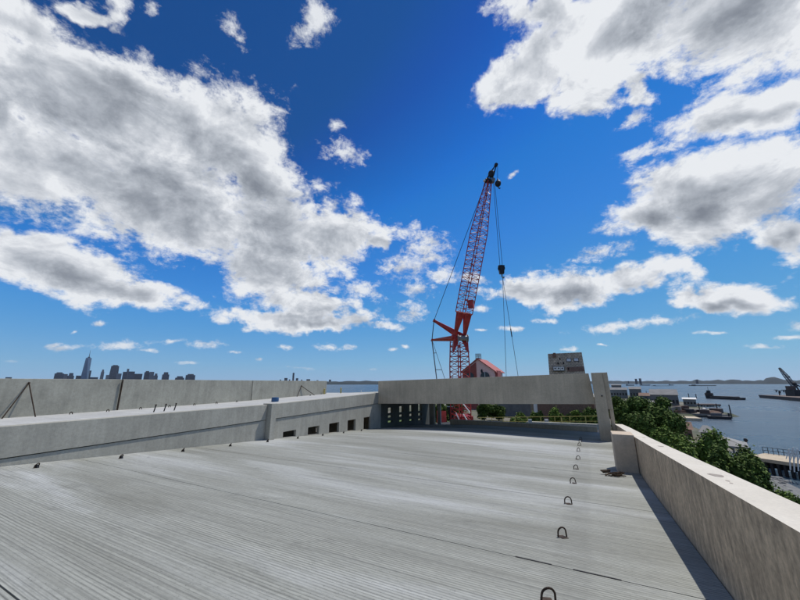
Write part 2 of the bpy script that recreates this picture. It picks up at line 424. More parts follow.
# lower wall with square openings, from y 11.3 on, carries on in the shade behind the beam
OPEN = [(12.2, 13.02), (13.84, 14.68), (15.48, 16.36), (17.15, 17.97), (18.83, 19.63)]
OPEN2 = [(21.95, 22.65), (23.65, 24.35), (25.35, 26.05), (27.0, 27.7)]
lw = MB(); yc = 11.47
def otop(y): return -2.19 + .012 * (y - 12.5)
def obot(y): return deck_z(XL, y) + .02
zt = lambda y: joint_l(y) - .012
zb = lambda y: deck_z(XL, y) - .4
for (a, b_) in OPEN:
    lw.run([(yc, zb(yc), zt(yc)), (a, zb(a), zt(a))], XL - .13, XL + .012)
    lw.run([(a, otop(a), zt(a)), (b_, otop(b_), zt(b_))], XL - .13, XL + .012)
    lw.run([(a, zb(a), obot(a)), (b_, zb(b_), obot(b_))], XL - .13, XL + .012)
    yc = b_
lw.run([(yc, zb(yc), zt(yc)), (20.9, zb(20.9), zt(20.9))], XL - .13, XL + .012)
wl = lw.build('ramp_wall', M['panel'], label='left wall with five square dark openings along its foot', cat='ramp wall', group='lower walls left of the deck')
# pilaster where the two panels meet
MB().hexa([(XL - .26, 11.16, deck_z(XL, 11.16) - .1), (XL + .28, 11.16, deck_z(XL, 11.16) - .1), (XL + .28, 11.46, deck_z(XL, 11.46) - .1), (XL - .26, 11.46, deck_z(XL, 11.46) - .1),
           (XL - .26, 11.16, -.89), (XL + .28, 11.16, -.89), (XL + .28, 11.46, -.89), (XL - .26, 11.46, -.89)]).build('pilaster', M['panel'], bevel=.008,
    label='narrow concrete pilaster between the two left wall panels casting a shadow', cat='pilaster')
# wall behind the beam, part of its shade put into the colour
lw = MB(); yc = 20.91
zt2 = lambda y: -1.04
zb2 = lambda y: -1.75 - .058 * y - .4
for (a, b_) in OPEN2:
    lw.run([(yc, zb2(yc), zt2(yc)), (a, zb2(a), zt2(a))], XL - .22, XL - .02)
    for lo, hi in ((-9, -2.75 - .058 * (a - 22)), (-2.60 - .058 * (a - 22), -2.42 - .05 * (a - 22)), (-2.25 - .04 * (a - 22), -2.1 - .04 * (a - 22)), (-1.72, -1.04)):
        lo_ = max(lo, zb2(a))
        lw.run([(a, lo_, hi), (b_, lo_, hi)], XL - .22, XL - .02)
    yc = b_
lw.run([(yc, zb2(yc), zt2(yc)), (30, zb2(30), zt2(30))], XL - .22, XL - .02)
lw.build('ramp_wall', M['shade_dark'], label='shaded slotted wall under the roof behind the long beam', cat='ramp wall', group='lower walls left of the deck')
rs = MB().box(XL - 5.2, -8.6, 20.85, 29.5, -1.02, -.80); rs.hexa([(-8.6, 20.85, -1.02), (1.0, 20.85, -.92), (1.0, 27.5, -.92), (-8.6, 27.5, -1.02), (-8.6, 20.85, -.80), (1.0, 20.85, -.70), (1.0, 27.5, -.70), (-8.6, 27.5, -.80)])  # added slab, hidden by the beam, to shade ramp and deck edge
rs.build('roof_slab', M['panel'], label='concrete roof slab over the shaded ramp behind the long beam', cat='roof slab')
# pale columns at the far end of the shaded ramp
for i, (px, w, tl) in enumerate(((432.5, .42, 'wider grey square column under the beam, left of the pair'), (439.5, .26, 'thin white square column under the beam, right of the pair'))):
    p = atD(px, 420, 30.5)
    MB().obox((p.x, p.y, -4.4), 0, w, w * .8, 3.4).build('square_column', M['panel'] if i == 0 else M['upper'], label=tl, cat='column', group='columns at the end of the shaded ramp')

# ---- upper deck and its parapet
def up_z(y): return -1.08 + .0155 * (y - 4) + (.012 * (y - 12) if y > 12 else 0)
ub = MB()
yy = np.linspace(-4, 20.6, 14)
for a, b_ in zip(yy[:-1], yy[1:]):
    ub.hexa([(XL - .281 - 5.5, a, -1.5), (XL - .281, a, -1.5), (XL - .281, b_, -1.5), (XL - .281 - 5.5, b_, -1.5),
             (XL - .281 - 5.5, a, up_z(a)), (XL - .281, a, top_l(a) - .004), (XL - .281, b_, top_l(b_) - .004), (XL - .281 - 5.5, b_, up_z(b_))])
ub.build('upper_deck', M['upper'], origin=(0, 0, 0), kind='structure')
XP = -16.0
gp = 'parapet panels on the upper deck'
for i, (a, b_, tl) in enumerate(((-5, 6.95, 'weathered parapet panel on the upper deck, nearest the camera, with the large wall brace'),
                                 (6.99, 13.02, 'weathered parapet panel on the upper deck, middle of the three'),
                                 (13.06, 19.2, 'weathered parapet panel on the upper deck, farthest of the three'))):
    MB().run([(y, up_z(y) - .3, .135 + .0004 * y) for y in (a, b_)], XP - .2, XP).build('parapet_panel', M['panel_green'], label=tl, cat='parapet panel', group=gp, bevel=.01)
# joint post standing at the first panel joint
p0 = (XP + .05, 6.97, up_z(7) - .01)
jp = empty('joint_brace', p0, 'thin dark pole standing on a flat plate at the upper parapet joint', 'brace')
MB().tube(p0, (XP + .05, 6.97, .13), .022).build('pole', M['rust'], jp)
MB().box(XP + .03, XP + .35, 6.8, 7.15, p0[2], p0[2] + .025).build('foot_plate', M['rust'], jp)
# wall braces
def brace(name, top, feet, label, r):
    c = (top[0], top[1], min(f[2] for f in feet))
    e = empty(name, c, label, 'wall brace', 'pole braces on the upper parapet')
    for f in feet: MB().tube(f, top, r).build('pole', M['rust'], e)
    MB().ball(top, r * 2, r * 2, r * 2, 8, 5).build('clamp', M['rust'], e)
    for f in feet: MB().box(f[0] - .06, f[0] + .06, f[1] - .06, f[1] + .06, f[2] - .012, f[2] + .012).build('foot_plate', M['rust'], e)
tp = atX(29, 383, XP + .03)
f1 = atX(1, 420, XP + .3); f2 = atX(35, 420, XP + .5); f1.z = up_z(f1.y) + .005; f2.z = up_z(f2.y) + .005
brace('wall_brace', tp, [f1, f2], 'large rusty two-pole brace on the parapet panel at the left edge', .017)
tp = atX(301.5, 386, XP + .03)
f1 = atX(297, 397, XP + .3); f2 = atX(315, 395.5, XP + .3); f1.z = up_z(f1.y) + .005; f2.z = up_z(f2.y) + .005
brace('wall_brace', tp, [f1, f2], 'small dark two-pole brace on the farthest upper parapet panel', .02)

# rebar stubs on upper deck
for i, (px, tl) in enumerate(((153.5, 'left'), (163.8, 'middle'), (174, 'right'))):
    p = atX(px, 411 - i * 1.0, XL - .9); z = up_z(p.y) - .01
    e = empty('rebar_stub', (p.x, p.y, z), 'upright dark steel bar on the upper deck, %s of the three in a row' % tl, 'steel bar', 'upright steel bars on the upper deck')
    MB().tube((p.x, p.y, z), (p.x + .02, p.y + .04, z + .27), .022).build('bar', M['steel_dark'], e)
    MB().tube((p.x + .02, p.y + .04, z + .27), (p.x + .021, p.y + .041, z + .31), .03).build('cap', M['rust'], e)
# little lifting hooks on the upper deck
hooks = [(74, 'bare rusty hook left of the first upper parapet joint'), (110, 'hook just left of the upper joint pole'), (142, 'hook left of the three upright bars'),
         (170.5, 'hook between the second and third upright bars'), (195, 'first hook right of the three upright bars'), (217, 'hook midway between the upright bars and the blue drum'),
         (237, 'hook below the second upper parapet joint'), (310, 'hook beside the small wall brace')]
for px, tl in hooks:
    y0_ = atX(px, 400, XP + .5).y; z = up_z(y0_) - .015; x = XP + .5
    b = MB(); b.path([(x, y0_ - .04, z), (x, y0_ - .035, z + .09), (x, y0_, z + .12), (x, y0_ + .035, z + .09), (x, y0_ + .04, z)], .014)
    b.build('lifting_hook', M['rust'], label='small rusty %s' % tl if not tl.startswith('bare') else 'small ' + tl, cat='lifting hook', group='lifting hooks on the upper deck')
# blue drum
p = atX(275, 401.5, XL - 1.2); z = up_z(p.y)
bd = empty('blue_drum', (p.x, p.y, z - .01), 'small blue plastic drum on the upper deck near the pilaster', 'drum')
bb = MB()
for za, zb_, ra, rb in ((0, .07, .16, .175), (.07, .085, .185, .185), (.085, .15, .175, .175), (.15, .165, .185, .185), (.165, .22, .175, .165)): bb.tube((p.x, p.y, z + za), (p.x, p.y, z + zb_), ra, rb, 16)
bb.build('body', M['blue'], bd); MB().tube((p.x, p.y, z + .22), (p.x, p.y, z + .24), .17, .17, 16).build('lid', M['blue'], bd)
# yellow posts
for px, yt, yb_, xx, tl in ((324.5, 389, 397, XP + .12, 'yellow guard post at the end of the upper parapet, left of the pair'), (341, 388, 397.5, XP + .6, 'yellow guard post standing in the gap beyond the upper parapet')):
    a = atX(px, yt, xx); bq = atX(px, yb_, xx)
    e = empty('guard_post', (xx, a.y, up_z(a.y) - .05), tl, 'guard post', 'yellow posts on the upper deck')
    MB().tube((xx, a.y, up_z(a.y) - .05), (xx, a.y, a.z), .05, n=10).build('post', M['yellow'], e)
    MB().tube((xx, a.y, a.z), (xx, a.y, a.z + .03), .06, .03, n=10).build('cap', M['yellow'], e)
p = atX(361, 397, XP + 1.5)
MB().tube((p.x, p.y, up_z(p.y) - .03), (p.x, p.y, atX(361, 390, p.x).z), .025, n=8).build('marker_post', M['white_paint'], label='thin pale marker post at the far edge of the upper deck', cat='post')

# ---- lifting loops on the deck
def loop_mesh(h, w, r, lean):
    b = MB(); pts = []
    for k in range(11):
        a = math.pi * k / 10
        pts.append((lean * math.sin(a), -w * math.cos(a), (h - w) + w * math.sin(a) if 0 < k < 10 else (h - w)))
    pts = [(0, -w * 1.1, -.02)] + pts + [(0, w * 1.1, -.02)]
    b.path(pts, r, 7); return b
def pocket(b):
    return b
ordn = ['nearest', 'second', 'third', 'fourth', 'fifth', 'sixth', 'seventh', 'eighth', 'ninth', 'tenth']
LOOP_Y = [3.95, 5.83, 7.75, 9.78, 11.75, 13.55, 15.5, 17.2, 18.6, 19.7]
lb = loop_mesh(.118, .062, .0105, .01)
proto = lb.build('lifting_loop', M['rust'], origin=(0, 0, 0))
proto['category'] = 'lifting loop'; proto['group'] = 'steel lifting loops along the right of the deck'
rect = MB(); rect.v = []
base = MB().obox((0, 0, -.01), 0, .13, .10, .013); 
pb_ = base.build('base_pocket', M['rust'], proto, origin=(0, 0, 0))
for i, y in enumerate(LOOP_Y):
    o = proto if i == 0 else proto.copy()
    if i:
        COL.objects.link(o); c = pb_.copy(); COL.objects.link(c); c.parent = o
    x = -.53 + rng.uniform(-.015, .015)
    o.location = (x, y, deck_z(x, y)); o.rotation_euler = (rng.uniform(-.12, .12), rng.uniform(-.1, .1), R(-50 + rng.uniform(-14, 14)))
    o['label'] = 'rusty steel lifting loop in the right row, %s from the camera' % ordn[i]
lb2 = loop_mesh(.10, .05, .012, .03)
proto2 = lb2.build('lifting_loop', M['rust'], origin=(0, 0, 0))
proto2['category'] = 'lifting loop'; proto2['group'] = 'steel lifting loops along the left of the deck'
blk = MB().hexa([(-.05, -.03, -.01), (.05, -.03, -.01), (.05, .03, -.01), (-.05, .03, -.01), (-.03, -.02, .06), (.02, -.02, .075), (.02, .02, .075), (-.03, .02, .06)])
pb2 = blk.build('base_block', M['steel_dark'], proto2, origin=(0, 0, 0))
for i in range(9):
    y = 3.72 + 1.745 * i
    o = proto2 if i == 0 else proto2.copy()
    if i:
        COL.objects.link(o); c = pb2.copy(); COL.objects.link(c); c.parent = o
    x = -11.75 - .012 * y
    o.location = (x, y, deck_z(x, y)); o.rotation_euler = (0, 0, R(30 + rng.uniform(-15, 15)))
    o['label'] = 'short dark lifting loop in the left row, %s from the camera' % ordn[i]

# debris beside the stub wall
e = empty('timber_debris', (.40, 11.3, deck_z(.4, 11.3)), 'small heap of broken timber and rusty scrap on the deck by the stub wall', 'debris')
rr = random.Random(3)
for i in range(18):
    x = .40 + rr.uniform(-.22, .20); y = 11.35 + rr.uniform(-.14, .14); z = deck_z(x, y) + .012 + .014 * (i % 6); a = rr.uniform(-.9, .9); l = rr.uniform(.12, .26)
    dx, dy = math.cos(a) * l / 2, math.sin(a) * l / 2
    MB().tube((x - dx, y - dy, z), (x + dx, y + dy, z + rr.uniform(0, .05)), rr.uniform(.012, .024), rr.uniform(.008, .018), 5).build('timber_piece' if i % 3 else 'scrap_piece', M['wood'] if i % 3 else M['rust'], e)

# ------------------------------------------------------------------ land and water
WZ = -15.5
SHORE = [(24, -60), (24, 60), (23, 72), (24.5, 86), (26, 104), (30, 112), (34, 150), (34, 205), (62, 222), (60, 300), (70, 330), (55, 400), (62, 470), (40, 520), (-40, 500), (-120, 400), (-240, 280), (-500, 180), (-700, 0), (-700, -200), (24, -200)]
def land_z(x, y):
    lo = -14.2
    hi = -8.3
    t = sm((x - 2.0) / 9.0)
    f = sm((170 - y) / 60)                 # terrace runs back from the garage, then falls away
    z = hi * (1 - t) * f + lo * (1 - (1 - t) * f)
    # beach slope
    if x > 14 and y < 112: z = z - .75 * sm((x - 14) / 9) * 1.6
    return z
def inside(x, y, poly):
    c = False; n = len(poly)
    for i in range(n):
        x1_, y1_ = poly[i]; x2_, y2_ = poly[i - 1]
        if (y1_ > y) != (y2_ > y) and x < (x2_ - x1_) * (y - y1_) / (y2_ - y1_) + x1_: c = not c
    return c
def grid(x0, x1, y0, y1, st, test, zf):
    nx = int((x1 - x0) / st) + 1; ny = int((y1 - y0) / st) + 1
    mb = MB(); idx = {}
    for j in range(ny):
        for i in range(nx):
            x = x0 + i * st; y = y0 + j * st
            idx[i, j] = len(mb.v)
            mb.v.append((x, y, zf(x, y) if test(x, y) else WZ - 1.2))
    for j in range(ny - 1):
        for i in range(nx - 1):
            mb.f.append((idx[i, j], idx[i + 1, j], idx[i + 1, j + 1], idx[i, j + 1]))
    return mb
lg = grid(-720, 90, -210, 620, 5, lambda x, y: inside(x, y, SHORE), land_z)
lg.build('ground', M['land'], origin=(0, 0, 0), kind='structure', smooth=True)
# gravel beach sheet
bp = []
bm_ = MB(); nx_, ny_ = 14, 30
for j in range(ny_):
    for i in range(nx_):
        y = 40 + j * 2.35; x = 12 + i * 1.45
        z = -14.05 - .11 * max(0, x - 12) + .10 * math.sin(x * 1.7 + y * .9) * math.sin(y * .6)
        bm_.v.append((x, y, z + .12))
for j in range(ny_ - 1):
    for i in range(nx_ - 1):
        a = j * nx_ + i; bm_.f.append((a, a + 1, a + nx_ + 1, a + nx_))
bm_.build('beach', M['gravel'], origin=(0, 0, 0), kind='structure', smooth=True)
# stones on the beach
sb = MB(); rr = random.Random(11)
for i in range(420):
    x = rr.uniform(16, 30); y = rr.uniform(58, 104); r_ = rr.uniform(.10, .42) * (1 if rr.random() < .85 else 1.8)
    sb.ball((x, y, -14.0 - .11 * (x - 12) + .05), r_, r_ * rr.uniform(.7, 1.2), r_ * .55, 6, 4)
sb.build('beach_stones', M['gravel'], kind='stuff', label='scattered grey stones over the shingle beach', cat='stones')

HW = 14500
MB().add([(-HW, -HW, WZ), (HW, -HW, WZ), (HW, HW, WZ), (-HW, HW, WZ)], [(0, 1, 2, 3)]).build('water', M['water'], origin=(0, 0, WZ), kind='structure')

# far shores: hills as ridged bands
def ridge(name, pix, D, depth, base_h, bumps, seed, mat=M['hill']):
    rr = random.Random(seed); b = MB(); xs_ = np.arange(pix[0], pix[1] + 1, 3.0)
    prof = []
    for px in xs_:
        h = base_h * (1 + .08 * math.sin(px * .11 + seed) + .05 * math.sin(px * .37 + seed * 2) + rr.uniform(-.14, .14))
        for (c, w, a) in bumps: h += a * math.exp(-((px - c) / w) ** 2)
        prof.append(max(4, h))
    rows = []
    for k, (dd, hh) in enumerate(((0, 0), (.12, .55), (.4, .9), (.6, 1), (1, 0))):
        row = []
        for px, h in zip(xs_, prof):
            p = atD(px, 383, D + depth * dd); row.append(len(b.v)); b.v.append((p.x, p.y, WZ - .5 + h * hh + (rr.uniform(-.06, .06) * h if 0 < hh else 0)))
        rows.append(row)
    for a, c in zip(rows[:-1], rows[1:]):
        for i in range(len(a) - 1): b.f.append((a[i], a[i + 1], c[i + 1], c[i]))
    return b.build(name, mat, origin=(0, 0, 0), kind='structure', smooth=True)
ridge('far_hills', (560, 900), 7000, 1800, 52, [(774, 8, 60), (697, 3, 30), (735, 30, 8)], 3)
ridge('far_shore', (-60, 560), 5200, 1500, 30, [(330, 30, 14), (365, 20, 16)], 5)
ridge('island_shore', (318, 395), 3600, 500, 16, [(350, 20, 6)], 9)

# ------------------------------------------------------------------ haze
hm = bpy.data.materials.new('haze_air'); hm.use_nodes = True; nt = hm.node_tree
for n in list(nt.nodes): nt.nodes.remove(n)
out = nt.nodes.new('ShaderNodeOutputMaterial'); pv = nt.nodes.new('ShaderNodeVolumePrincipled')
pv.inputs['Color'].default_value = (.80, .88, 1.0, 1); pv.inputs['Density'].default_value = 1.4e-5; pv.inputs['Anisotropy'].default_value = .2
nt.links.new(pv.outputs[0], out.inputs['Volume'])
MB().box(-15000, 15000, -15000, 15000, WZ - 3, 640).build('haze', hm, kind='stuff', label='thin even summer haze over the bay')

# ------------------------------------------------------------------ city skyline
def tower(px0, px1, ytop, D, mat, label, group, cat='tower', crown=0, taper=1.0, name='city_tower', spire=0):
    """real tower at distance D whose sides span the given directions"""
    a = atD(px0, 383, D); b = atD(px1, 383, D); c = (a + b) / 2
    w = (b - a).length; h = atD((px0 + px1) / 2, ytop, D).z - WZ
    ang = math.atan2(b.y - a.y, b.x - a.x)
    d_ = w * rng.uniform(.7, 1.0)
    e = empty(name, (c.x, c.y, WZ), label, cat, group)
    ca, sa = math.cos(ang), math.sin(ang)
    def ring(wf, z, tw=0):
        return [(c.x + (x * w * wf / 2) * ca - (y * d_ * wf / 2) * sa, c.y + (x * w * wf / 2) * sa + (y * d_ * wf / 2) * ca, z) for x, y in ((-1, -1), (1, -1), (1, 1), (-1, 1))]
    MB().hexa(ring(1, WZ) + ring(taper, WZ + h * (1 - crown))).build('shaft', mat, e)
    if crown: MB().hexa(ring(taper * .7, WZ + h * (1 - crown)) + ring(taper * .6, WZ + h)).build('crown', mat, e)
    if spire: MB().tube((c.x, c.y, WZ + h), (c.x, c.y, WZ + h + spire), w * .06, w * .02).build('spire', M['tower_dark'], e)
    # floor and window bands
    nb = 4
    return e
gm = 'dark distant towers left of the tallest tower'
D0 = 7800
# landmark glass tower
a = atD(78.5, 383, D0); b = atD(88.5, 383, D0); c = (a + b) / 2; w = 64
e = empty('city_tower', (c.x, c.y, WZ), 'tallest tapering glass tower with a spire above the left parapet', 'tower')
hw = w * 1.25 / 2; H = 425; bb = MB()
base_ = [(-1, -1), (1, -1), (1, 1), (-1, 1)]
ca, sa = math.cos(YAW + .5), math.sin(YAW + .5)
def tr(x, y): return (c.x + x * ca - y * sa, c.y + x * sa + y * ca)
lo = [tr(x * hw * 1.15, y * hw * 1.15) for x, y in base_]; hi = [tr(x * hw * .95, y * hw * .95) for x, y in ((0, -1), (1, 0), (0, 1), (-1, 0))]
bb.v = [(x, y, WZ) for x, y in lo] + [(x, y, WZ + H) for x, y in hi]
bb.f = [(0, 1, 4), (1, 5, 4), (1, 2, 5), (2, 6, 5), (2, 3, 6), (3, 7, 6), (3, 0, 7), (0, 4, 7), (4, 5, 6, 7)]
bb.build('shaft', M['tower_glass'], e)
MB().tube((c.x, c.y, WZ + H), (c.x, c.y, WZ + H + 18), 18, 16, 8).build('crown', M['tower_dark'], e)
MB().tube((c.x, c.y, WZ + H + 18), (c.x, c.y, WZ + H + 130), 5, 1.5, 6).build('spire', M['tower_dark'], e)
spec = [
 (4, 10.5, 377.2, 'tower_dark', 'low flat dark block just above the parapet, far left', 0, 1),
 (52.5, 62, 372.3, 'tower_dark', 'broad dark office block, leftmost of the main skyline', .1, 1),
 (60, 66, 374.0, 'tower_pale', 'bluish block between two dark office blocks left of the tallest tower', 0, 1),
 (65.5, 73, 373.0, 'tower_dark', 'dark stepped block midway between the left block and the tallest tower', .25, .9),
 (74.5, 80, 375.6, 'tower_dark', 'low dark block at the left foot of the tallest tower', 0, 1),
 (86.5, 89, 370.5, 'tower_dark', 'slim dark tower against the right side of the tallest tower', 0, 1),
 (89, 97, 377.2, 'tower_dark', 'long low block at the right foot of the tallest tower', 0, 1),
 (98.5, 102.5, 369.5, 'tower_pale', 'slim pale pointed tower between the tallest tower and the dark twin-sided tower', .15, .8),
 (104.5, 108, 375.0, 'tower_pale', 'low pale block left of the tall dark tower', 0, 1),
 (107, 117, 365.0, 'tower_dark', 'tall broad dark tower, second highest of the skyline', .05, .8),
 (115, 120, 373.5, 'tower_pale', 'bluish block at the right foot of the tall dark tower', 0, 1),
 (121, 125.5, 371.8, 'tower_dark', 'dark block left of the slim tower above the parapet joint', 0, 1),
 (124.5, 126.8, 368.8, 'tower_pale', 'slim pale tower rising above the parapet joint pole', 0, 1),
 (126.5, 133, 371.5, 'tower_dark', 'dark block right of the slim tower above the joint', 0, 1),
 (133, 141, 373.8, 'tower_dark', 'wide dark block in the middle of the right-hand group', 0, 1),
 (142.5, 148.5, 371.0, 'tower_dark', 'dark tower left of the paired pale towers', .1, .95),
 (148, 152.5, 371.8, 'tower_pale', 'pale tower, left of the paired pale towers', 0, 1),
 (152.3, 157, 373.5, 'tower_pale', 'pale tower, right of the paired pale towers', .2, .9),
 (160.8, 168.2, 372.2, 'tower_dark', 'notched dark tower standing alone in the right-hand group', .2, .95),
 (174, 184, 376.2, 'tower_dark', 'long low dark block near the right end of the skyline', .2, .9),
 (184.5, 194.5, 374.0, 'tower_dark', 'broad dark block ending the near skyline on the right', .12, .95),
]
for (p0_, p1_, yt, mt, lb_, cr, tp_) in spec: tower(p0_, p1_, yt, D0 + rng.uniform(-300, 300), M[mt], lb_, 'towers of the near skyline on the left', crown=cr, taper=tp_)
spec2 = [(279.5, 281, 379.6, 'tiny dark tower at the left end of the far skyline'), (284, 287.2, 378.0, 'short dark tower left of the tall slim tower'), (288.6, 290, 379.4, 'tiny dark tower just left of the tall slim tower'),
         (292, 293.8, 372.8, 'tall slim dark tower standing alone above the far parapet'), (295.6, 298, 378.2, 'short dark tower right of the tall slim tower'), (300.8, 302.2, 379.6, 'tiny dark tower second right of the tall slim tower'),
         (306.2, 310, 379.2, 'low wide dark block above the small wall brace'), (316.3, 318.3, 380.2, 'tiny block above the end of the far parapet'),
         (328.8, 331, 379.7, 'dark tower in the gap right of the upper parapet'), (333.5, 334.8, 381.6, 'low tower right of the dark one in the gap'), (348, 349.3, 382.0, 'small tower in the middle of the gap'),
         (336.0, 337.2, 382.3, 'tiny tower between the two towers in the gap'), (357, 361, 382.4, 'low wide block near the left end of the beam'), (366, 371, 382.8, 'lowest wide block near the left end of the beam')]
for (p0_, p1_, yt, lb_) in spec2: tower(p0_, p1_, yt, 6000 if p0_ > 320 else 7500, M['tower_dark'], lb_, 'towers of the far skyline beyond the garage', crown=0)
for (p0_, p1_, yt, lb_) in [(635.3, 637.6, 378.8, 'left of the twin dark apartment towers on the far shore'), (639.4, 641.8, 378.4, 'right of the twin dark apartment towers on the far shore')]:
    tower(p0_, p1_, yt, 5600, M['tower_dark'], lb_, 'twin towers across the bay', cat='apartment tower')
for (p0_, p1_, yt, lb_) in [(628, 629.2, 381.0, 'tiny low tower on the far shore left of the twin towers'), (696, 698.6, 379.8, 'small dark tower block on the far shore right of the twin towers')]:
    tower(p0_, p1_, yt, 6900, M['tower_dark'], lb_, 'small towers across the bay')

# ------------------------------------------------------------------ trees
def crown_mesh(c, rx, ry, rz, nleaf, size, seed, lobes=22):
    nleaf = int(nleaf * 1.9); size *= .72
    r = np.random.RandomState(seed)
    lc = r.normal(size=(lobes, 3)); lc /= np.linalg.norm(lc, axis=1)[:, None]
    lc *= r.uniform(.30, 1.0, (lobes, 1)); lc[:, 2] = lc[:, 2] * .9
    lr = r.uniform(.15, .44, lobes)
    which = r.choice(lobes, nleaf, p=lr ** 2 / (lr ** 2).sum())
    d = r.normal(size=(nleaf, 3)); d /= np.linalg.norm(d, axis=1)[:, None]
    rad = lr[which] * (1 - .45 * r.uniform(0, 1, nleaf) ** 1.6) * (1 + .18 * r.normal(size=nleaf))
    p = lc[which] + d * rad[:, None]
    p = p * np.array([rx, ry, rz]) + np.array(c)
    # leaf-clump quads, loosely facing outwards
    nrm = d + r.normal(size=(nleaf, 3)) * .7 + np.array([0, 0, .3]); nrm /= np.linalg.norm(nrm, axis=1)[:, None]
    t = np.cross(nrm, r.normal(size=(nleaf, 3))); t /= np.linalg.norm(t, axis=1)[:, None]
    b = np.cross(nrm, t)
    s = size * r.uniform(.55, 1.25, nleaf)[:, None]
    V = np.stack([p - t * s * .5, p + b * s * .32, p + t * s * .5, p - b * s * .32], 1).reshape(-1, 3)
    F = np.arange(nleaf * 4).reshape(-1, 4)
    mb = MB(); mb.v = [tuple(x) for x in V.tolist()]; mb.f = [tuple(x) for x in F.tolist()]
    return mb, lc * np.array([rx, ry, rz]) + np.array(c)
def tree(name, label, base, top_z, rx, seed, mat='leaf_a', n=7000, size=.4, group='trees below the right parapet', rzf=None, ry=None):
    h = top_z - base[2]; rz = rzf if rzf else h * .42; cz = top_z - rz * .95
    e = empty(name, base, label, 'tree', group)
    mb, lc = crown_mesh((base[0], base[1], cz), rx, ry or rx, rz, n, size, seed)
    tb = MB(); rr = random.Random(seed)
    k = (base[0] + rr.uniform(-.3, .3), base[1] + rr.uniform(-.3, .3), base[2] + (cz - rz - base[2]) * .8 + h * .1)
    r0 = .03 * h
    tb.tube(base, k, r0, r0 * .75, 8)
    for q in lc[:9]:
        mid = Vector(k).lerp(Vector(q), .5) + Vector((rr.uniform(-.4, .4), rr.uniform(-.4, .4), rr.uniform(0, .5)))
        tb.tube(k, mid, r0 * .5, r0 * .3, 6); tb.tube(mid, q, r0 * .3, r0 * .08, 5)
    tb.build('trunk', M['bark'], e)
    mb.build('crown', M[mat], e)
    return e
def ptree(px, pyt, D, base_z, wpx, seed, label, **kw):
    """px,pyt: direction of the crown's top; D metres away; wpx: angular half width"""
    t = atD(px, pyt, D); b = (t.x, t.y, base_z)
    rx = D * wpx / 380 * 1.05
    return tree('broadleaf_tree', label, b, t.z, rx, seed, **kw)
ptree(640, 393, 62, -14.2, 23, 1, 'large dark rounded tree right of the end column beside the street', n=15000, size=.55, mat='leaf_a', rzf=3.6)
ptree(672, 430, 48, -14.4, 17, 2, 'middle-sized tree behind the parapet in front of the brown roof', n=9000, size=.42, mat='leaf_b', rzf=3.0)
ptree(655, 434, 36, -14.4, 14, 3, 'low bushy tree close behind the parapet, left of the others', n=9000, size=.34, mat='leaf_b', rzf=2.6)
ptree(698, 433, 44, -14.4, 17, 4, 'bright leafy tree in the middle below the round pale roof', n=14000, size=.38, mat='leaf_b', rzf=3.4)
ptree(684, 440, 31, -14.4, 15, 5, 'light green tree hugging the parapet below the round pale roof', n=9000, size=.3, mat='leaf_b', rzf=2.6)
ptree(728, 437, 40, -14.4, 18, 6, 'tall dark tree in front of the pavilion', n=16000, size=.36, mat='leaf_a', rzf=4.4)
ptree(741, 456, 36, -14.6, 19, 7, 'dark spreading tree beside the pier landing', n=15000, size=.34, mat='leaf_a', rzf=4.0)
ptree(722, 452, 27, -14.6, 15, 8, 'dark tree hard against the parapet under the pavilion', n=9000, size=.26, mat='leaf_a', rzf=2.6)
ptree(757, 476, 34, -14.8, 14, 9, 'shrubby tree at the edge of the shingle beach', n=8000, size=.28, mat='leaf_a', rzf=2.4)
ptree(775, 487, 29, -14.8, 14, 10, 'small shrubby tree above the beach near the right edge', n=8000, size=.24, mat='leaf_b', rzf=1.9)
ptree(790, 496, 26, -14.8, 12, 18, 'lowest shrub by the beach, nearest the right edge', n=7000, size=.22, mat='leaf_b', rzf=1.5)
ptree(617, 398, 80, -14.2, 9, 11, 'narrow tree at the left end of the street, by the column', n=4000, size=.6, mat='leaf_a', rzf=2.2)
ptree(735, 470, 27, -14.6, 12, 12, 'dark shrubby tree just over the parapet below the pier landing', n=7000, size=.25, mat='leaf_a', rzf=2.2)
# hedge and trees seen under the beam
gt = 'trees and bushes seen under the long beam'
for (px, pyt, D, w_, sd, lb_, mt) in ((438, 399, 66, 9, 20, 'dark tree behind the pale columns under the beam', 'leaf_a'), (452, 398, 78, 9, 28, 'dark tree behind the foot of the crane mast', 'leaf_a'), (484, 402, 82, 9, 21, 'dark tree right of the crane mast under the beam', 'leaf_a'), (497, 403, 84, 8, 22, 'dark tree left of the grey blank wall', 'leaf_a'),
                                      (536, 410, 70, 6, 23, 'green bush in front of the white post', 'leaf_b'), (556, 408, 66, 7, 24, 'bush below the dark garage door', 'leaf_b'), (574, 410, 68, 8, 25, 'bushy shrub left of the brick wall', 'leaf_b'),
                                      (588, 403, 60, 8, 26, 'tall bush beside the end column', 'leaf_a'), (520, 414, 66, 9, 27, 'low bush under the grey blank wall', 'leaf_b')):
    t = atD(px, pyt, D); tree('small_tree', lb_, (t.x, t.y, -8.4), t.z, D * w_ / 360, sd, mat=mt, n=3500, size=.5, group=gt, rzf=max(1.0, (t.z + 8.2) * .55))

